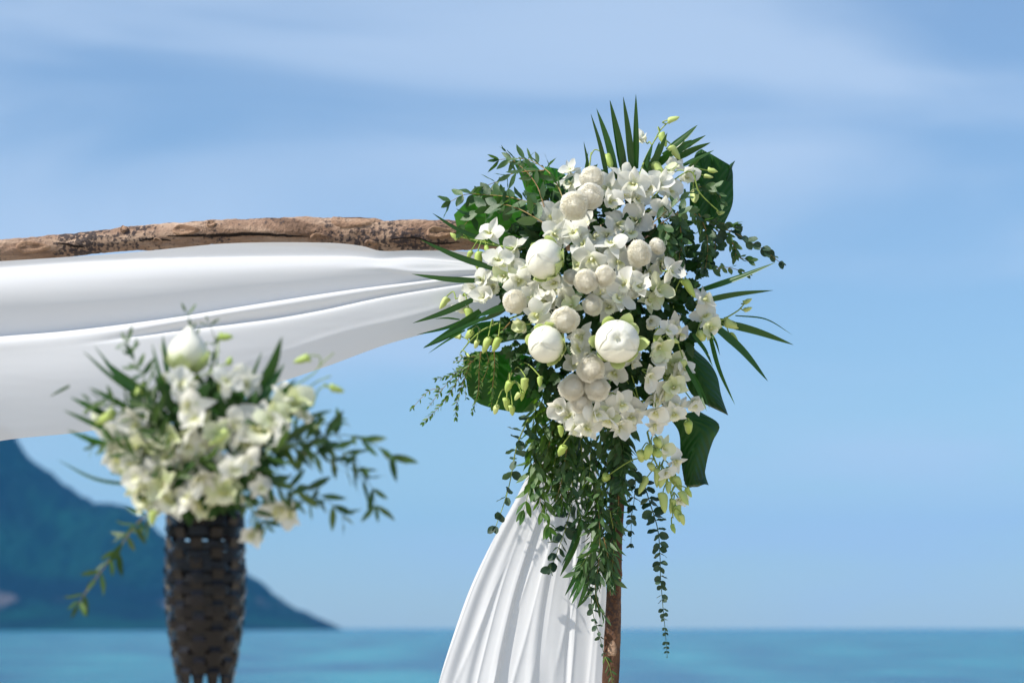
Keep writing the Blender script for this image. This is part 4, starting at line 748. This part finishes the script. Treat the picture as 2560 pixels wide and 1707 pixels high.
for lab, path in [('fine twig with tiny leaves ending in the lowest left tip', [zc(390, 1090), zc(300, 1250), zc(220, 1360), zc(95, 1490)]), ('fine twig hanging beside the edge of the lower left leaf', [zc(440, 1040), zc(390, 1180), zc(340, 1330), zc(330, 1450)]),
    ('fine reddish twig hanging down the middle of the lower left leaf', [zc(620, 950), zc(620, 1100), zc(605, 1250), zc(598, 1390)]), ('fine twig hanging down the left part of the lower left leaf', [zc(520, 960), zc(505, 1100), zc(500, 1250), zc(455, 1420)]), ('short fine twig at the upper edge of the lowest left tip', [zc(430, 1050), zc(330, 1120), zc(260, 1150), zc(190, 1165)])]:
    branch('eucalyptus_branch', lab, path, 'tiny', 17, 16, 'fine twigs at the lower left', off=.01, r=1.2, tip=.75)
G3 = 'round leaved eucalyptus strings'
branch('eucalyptus_branch', 'round leaved eucalyptus string hanging left of the curtain top', [ze(380, 270), ze(290, 480), ze(240, 740), ze(200, 900), ze(125, 1110)], 'round', 10, 33, G3, off=-.02, r=2, stemmat='stem_green', ang=75, flat=.6, tip=.6, jit=.1)
branch('eucalyptus_branch', 'long round leaved eucalyptus string hanging free against the sea', [zf(262, 480), zf(300, 610), zf(345, 760), zf(357, 900), zf(360, 1010), zf(372, 1160), zf(385, 1300), zf(395, 1425)], 'round', 27, 29, G3, off=.0, r=1.5, stemmat='stem_dark', ang=84, flat=.45, tip=.26, jit=.1)
branch('eucalyptus_branch', 'short round leaved eucalyptus string just right of the post', [zf(232, 440), zf(222, 600), zf(208, 700), zf(205, 835)], 'round', 8, 27, G3, off=.0, r=1.3, stemmat='stem_dark', ang=80, flat=.6, tip=.5, jit=.1)
branch('eucalyptus_branch', 'thin eucalyptus twig between the post and the short string', [zf(150, 480), zf(185, 590), zf(205, 690), zf(165, 780)], 'round', 5, 22, G3, off=.0, r=1.1, stemmat='stem_dark', ang=70, tip=.5)
branch('eucalyptus_branch', 'round leaved eucalyptus string hanging in front of the curtain', [ze(720, 940), ze(670, 1130), ze(610, 1300), ze(555, 1440)], 'round', 10, 34, G3, off=.0, r=1.6, stemmat='stem_green', ang=72, tip=.6)
branch('eucalyptus_branch', 'lowest round leaved string hanging left of the post', [zi(1290, 560), zi(1330, 800), zi(1355, 1000), zi(1395, 1130), zi(1440, 1310)], 'round', 13, 25, G3, off=.0, r=1.4, stemmat='stem_dark', ang=80, flat=.6, tip=.35)
branch('eucalyptus_branch', 'small green twig lying along the foot of the post', [(1513, 1640, .025), (1524, 1665, .025), (1530, 1700, .025), (1535, 1740, .025)], 'narrow', 7, 20, G3, off=.0, r=1.0, stemmat='stem_green')
GH = 'willow leaved eucalyptus hanging below the flowers'; LH = 'hanging willow leaved eucalyptus strand in the trailing mass below the flowers'
hang = [([(460, 80), (410, 350), (400, 600), (390, 800), (345, 980)], 'willow_fresh', 13, 42), ([(560, 60), (510, 350), (500, 600), (500, 850), (545, 1140)], 'willow_fresh', 16, 42), ([(600, 100), (560, 400), (490, 650), (470, 820), (480, 1000)], 'willow_fresh', 14, 40),
    ([(700, 100), (690, 400), (650, 700), (590, 930)], 'willow', 13, 42), ([(880, 120), (790, 370), (740, 600), (690, 850)], 'willow', 13, 42), ([(880, 120), (930, 330), (950, 480), (930, 620)], 'willow', 10, 44), ([(1030, 100), (1050, 400), (1060, 650), (1055, 800)], 'willow', 12, 44),
    ([(870, 400), (860, 700), (840, 900), (850, 1080)], 'willow', 14, 40), ([(900, 780), (930, 1000), (940, 1250), (920, 1480)], 'willow', 14, 42), ([(940, 900), (1000, 980), (1060, 1010)], 'willow', 4, 44), ([(945, 1240), (840, 1350), (765, 1470)], 'willow', 7, 40),
    ([(940, 1200), (1000, 1350), (1040, 1530)], 'willow', 9, 40), ([(1020, 1000), (1050, 1200), (1035, 1470)], 'slender', 14, 40), ([(760, 500), (720, 750), (760, 950), (800, 1070)], 'willow', 13, 40), ([(1000, 600), (1000, 850), (920, 1080)], 'willow', 12, 40), ([(640, 150), (610, 450), (570, 700)], 'willow_fresh', 12, 40),
    ([(780, 300), (800, 560), (820, 760), (790, 900)], 'willow', 13, 42), ([(980, 300), (990, 520), (960, 760), (940, 900)], 'willow', 12, 42), ([(960, 1000), (880, 1150), (870, 1300), (850, 1400)], 'willow', 10, 38), ([(1080, 560), (1090, 800), (1080, 980), (1060, 1150)], 'willow', 12, 40), ([(680, 500), (640, 800), (660, 960)], 'willow', 11, 40),
    ([(1000, 1100), (960, 1300), (940, 1500)], 'slender', 12, 38),
    ([(520, 40), (450, 250), (430, 480), (440, 700)], 'willow_fresh', 11, 44), ([(640, 60), (580, 300), (540, 560), (560, 800)], 'willow_fresh', 14, 44), ([(720, 200), (640, 420), (620, 680), (640, 900)], 'willow_fresh', 14, 42), ([(820, 60), (760, 250), (700, 460), (720, 700)], 'willow_fresh', 13, 42), ([(560, 300), (450, 520), (410, 700), (420, 850)], 'willow', 12, 42), ([(900, 500), (880, 720), (900, 900), (880, 1060)], 'willow_fresh', 11, 42)]
HL = {0: 'fresh green willow eucalyptus strand furthest left in the hanging mass', 1: 'fresh green willow eucalyptus strand ending alone over the curtain', 3: 'willow eucalyptus strand hanging left of the round leaved string', 9: 'short willow eucalyptus twig crossing to the post top', 10: 'willow eucalyptus tip pointing left at the foot of the hanging mass', 12: 'long slender leaved strand hugging the upper post', 11: 'willow eucalyptus tip reaching the post beside the bark ring'}
for hi, (path, lf, n, s) in enumerate(hang):
    lb = HL.get(hi, LH); branch('eucalyptus_branch', lb, [(*ze(*q), R.uniform(.02, .05)) for q in path], lf, n, s, GH, r=1.5, ang=38, tip=.8, stemmat=R.choice(('stem_red', 'stem_green', 'stem_dark')))
for lab, path in [('willow eucalyptus strand hanging right in front of the post top', [(1090, 240), (1112, 500), (1090, 760)]), ('willow eucalyptus strand just right of the post top', [(1150, 330), (1140, 560), (1118, 800)]), ('willow eucalyptus strand leaning from the browning pompons to the post', [(1030, 170), (1090, 400), (1125, 620)]), ('willow eucalyptus strand crossing from the lower orchids to the left of the post', [(1180, 260), (1120, 430), (1070, 640)])]:
    branch('eucalyptus_branch', lab, [(*ze(*q), R.uniform(.03, .06)) for q in path], 'willow', 13, 42, GH, r=1.5, ang=40, tip=.8, stemmat='stem_dark')
branch('eucalyptus_branch', 'slender yellow green eucalyptus strand lying against the post', [zi(1440, 340), zi(1480, 520), zi(1490, 660), zi(1510, 770)], 'slender', 14, 38, GH, off=.045, ang=26, stemmat='stem_red')
branch('eucalyptus_branch', 'slender dark eucalyptus strand ending beside the lowest round leaved string', [zi(1390, 600), zi(1370, 780), zi(1390, 900), zi(1445, 1000)], 'slender', 10, 40, GH, off=.03, ang=30)
# ------------------------------------------------------------------ arrangement in the torch basket
GT = 'white orchid sprays in the arrangements'
lotus('lotus bud standing upright on top of the torch arrangement', 470, 886, 48, (.06, -.25, 1), False, [(-95, .75, .50, .10), (-165, .6, .40, .40), (-25, .55, .42, .22), (60, .6, .4, .1), (120, .6, .4, .1), (-130, .5, .55, .2)], 1.0, 0, .02, T, PT, 1.04, 'lotus bud in the torch basket')
def st(label, fl, bd, stems=[]): S(label, [[zg(*q) for q in s_] for s_ in stems], [(*zg(*a[:2]), *a[2:]) for a in fl], [(*zg(*b[:2]), *zg(*b[2:4]), *b[4:]) for b in bd], GT, T, PT, 118, 48, 2.6)
st('orchid cluster at the left of the torch arrangement', [(590, 830, 138), (520, 900, 110), (690, 890, 116), (640, 720, 96), (740, 660, 84), (560, 960, 96), (480, 830, 100), (760, 830, 104), (640, 980, 96), (430, 720, 88)], [(510, 670, 340, 740, 62), (670, 500, 640, 620, 54), (560, 640, 570, 680, 24)])
st('orchid cluster in the middle of the torch arrangement', [(930, 850, 116), (1020, 770, 110), (870, 820, 96), (1080, 860, 104), (980, 620, 104), (1000, 700, 90), (1130, 800, 84), (820, 920, 96), (940, 960, 92), (1040, 1060, 92)], [(1200, 790, 1110, 840, 54)])
st('large open orchid at the right of the torch arrangement', [(1400, 770, 160, .1, .2, .2), (1300, 860, 110), (1470, 700, 100), (1240, 720, 84), (1300, 960, 92), (1500, 800, 96)], [])
st('orchids under the topmost lotus bud of the torch arrangement', [(900, 500, 96), (950, 560, 96), (1190, 480, 92), (1320, 490, 88), (1240, 420, 76), (840, 460, 64)], [(1210, 360, 1215, 290, 32), (1150, 205, 1285, 195, 36)], [[(1130, 400), (1140, 260), (1150, 205)]])
st('orchids spilling over the left rim of the torch basket', [(690, 1100, 110), (700, 1180, 104), (640, 1060, 76), (800, 1100, 100)], [(740, 1260, 735, 1350, 40)])
st('orchids along the front rim of the torch basket', [(860, 1190, 124, -.1, -.1), (970, 1170, 104), (1040, 1220, 96), (1180, 1140, 116, .1, -.1), (1120, 1010, 96), (1230, 1010, 84), (1100, 930, 76)], [])
st('orchids hanging at the right rim of the torch basket', [(1500, 1240, 110), (1570, 1290, 76), (1350, 1400, 92, .2, -.5), (1310, 1060, 72), (1400, 1120, 70)], [])
st('pinkish cream orchid at the upper right of the torch arrangement', [(1600, 610, 116, .4, .2), (1660, 680, 84), (1540, 560, 76)], [])
st('thin stems with two yellow green buds rising right of the torch arrangement', [], [(1700, 320, 1600, 370, 44), (1820, 510, 1895, 530, 40)], [[(1450, 640), (1600, 510), (1720, 430), (1780, 360), (1850, 300)], [(1500, 700), (1640, 560), (1740, 480), (1830, 440)], [(1720, 620), (1760, 520), (1820, 500)]])
palm('upright palm blades at the right of the torch arrangement', [(*zg(1370, 560), *zg(1532, 200), 34, 8), (*zg(1380, 640), *zg(1545, 365), 27, 0), (*zg(1440, 640), *zg(1620, 460), 24, 0), (*zg(1480, 720), *zg(1730, 620), 26, -3), (*zg(1150, 780), *zg(1190, 520), 34), (*zg(1200, 780), *zg(1225, 590), 22), (*zg(1270, 640), *zg(1310, 440), 24), (*zg(1700, 690), *zg(1840, 650), 12), (*zg(1340, 470), *zg(1410, 290), 9)], T, PT, 'palm leaves in the torch basket', -.01)
palm('palm blades fanning out left of the torch arrangement', [(*zg(650, 520), *zg(440, 345), 30, -4), (*zg(640, 560), *zg(310, 285), 12, -4), (*zg(760, 600), *zg(380, 255), 13, -14), (*zg(600, 640), *zg(350, 510), 16), (*zg(480, 690), *zg(235, 570), 18), (*zg(480, 780), *zg(195, 650), 15), (*zg(500, 870), *zg(215, 770), 17, -4), (*zg(640, 1110), *zg(160, 955), 9, -16), (*zg(820, 600), *zg(735, 240), 13), (*zg(830, 430), *zg(800, 190), 16), (*zg(900, 720), *zg(740, 420), 26), (*zg(860, 620), *zg(760, 380), 16), (*zg(230, 500), *zg(110, 565), 8, 0, -.02)], T, PT, 'palm leaves in the torch basket', -.01)
GO = 'narrow leaved sprigs in the torch basket'
for lab, path, n, s in [
    ('dark narrow leaved sprig reaching furthest right from the torch arrangement', [zg(1480, 850), zg(1700, 830), zg(1900, 800), zg(2070, 850), zg(2200, 925)], 10, 66),
    ('dark sprig bending down right from the torch arrangement', [zg(1560, 880), zg(1800, 930), zg(1980, 1030), zg(2080, 1120), zg(2105, 1230)], 10, 62),
    ('sprig low at the right of the torch arrangement', [zg(1380, 1080), zg(1560, 1130), zg(1740, 1150), zg(1900, 1285)], 9, 62),
    ('sprig leaning right in the middle of the torch arrangement', [zg(1400, 950), zg(1560, 880), zg(1750, 860), zg(1960, 930), zg(2010, 1000)], 10, 64),
    ('pale sprig hanging free at the lower left of the torch basket', [zh(830, 230), zh(720, 310), zh(590, 480), zh(470, 640), zh(350, 800), zh(285, 910)], 12, 56),
    ('dense leafy sprig leaning up left from the torch arrangement', [zg(800, 700), zg(710, 500), zg(640, 370), zg(575, 230)], 13, 46),
    ('leafy sprig pointing left from the torch arrangement', [zg(760, 740), zg(600, 650), zg(470, 600), zg(360, 600)], 11, 46),
    ('small sprig peeking out above the topmost lotus bud of the torch', [zg(1000, 330), zg(990, 180), zg(975, 110), zg(945, 50)], 5, 40),
    ('tiny sprig right of the topmost lotus bud of the torch', [zg(1100, 380), zg(1120, 260), zg(1110, 180), zg(1085, 120)], 4, 36),
    ('sprig below the right flowers at the torch rim', [zg(1230, 1080), zg(1320, 1200), zg(1370, 1290), zg(1430, 1350)], 9, 48),
    ('sprig at the right of the rim under the dark branches', [zg(1300, 1000), zg(1460, 1090), zg(1580, 1180), zg(1700, 1220)], 10, 52),
    ('sprig in the centre left of the torch arrangement', [zg(840, 980), zg(780, 800), zg(720, 640), zg(690, 560)], 11, 46),
    ('sprig between the front orchids of the torch arrangement', [zg(860, 1080), zg(960, 1000), zg(1060, 960), zg(1180, 960)], 9, 42),
    ('sprig rising behind the large open orchid of the torch', [zg(1460, 900), zg(1560, 800), zg(1700, 760), zg(1890, 710)], 9, 46),
    ('sprig at the lower left edge of the torch arrangement', [zg(660, 960), zg(560, 890), zg(460, 850), zg(380, 870)], 8, 44)]:
    branch('foliage_sprig', lab, path, 'narrow', n, s, GO, proj=T, px=PT, off=(.0 if 'free' in lab else -.07 if 'topmost lotus' in lab else .03), r=1.8, ang=45, tip=.8, stemmat='stem_red' if 'pale' in lab else 'stem_dark')
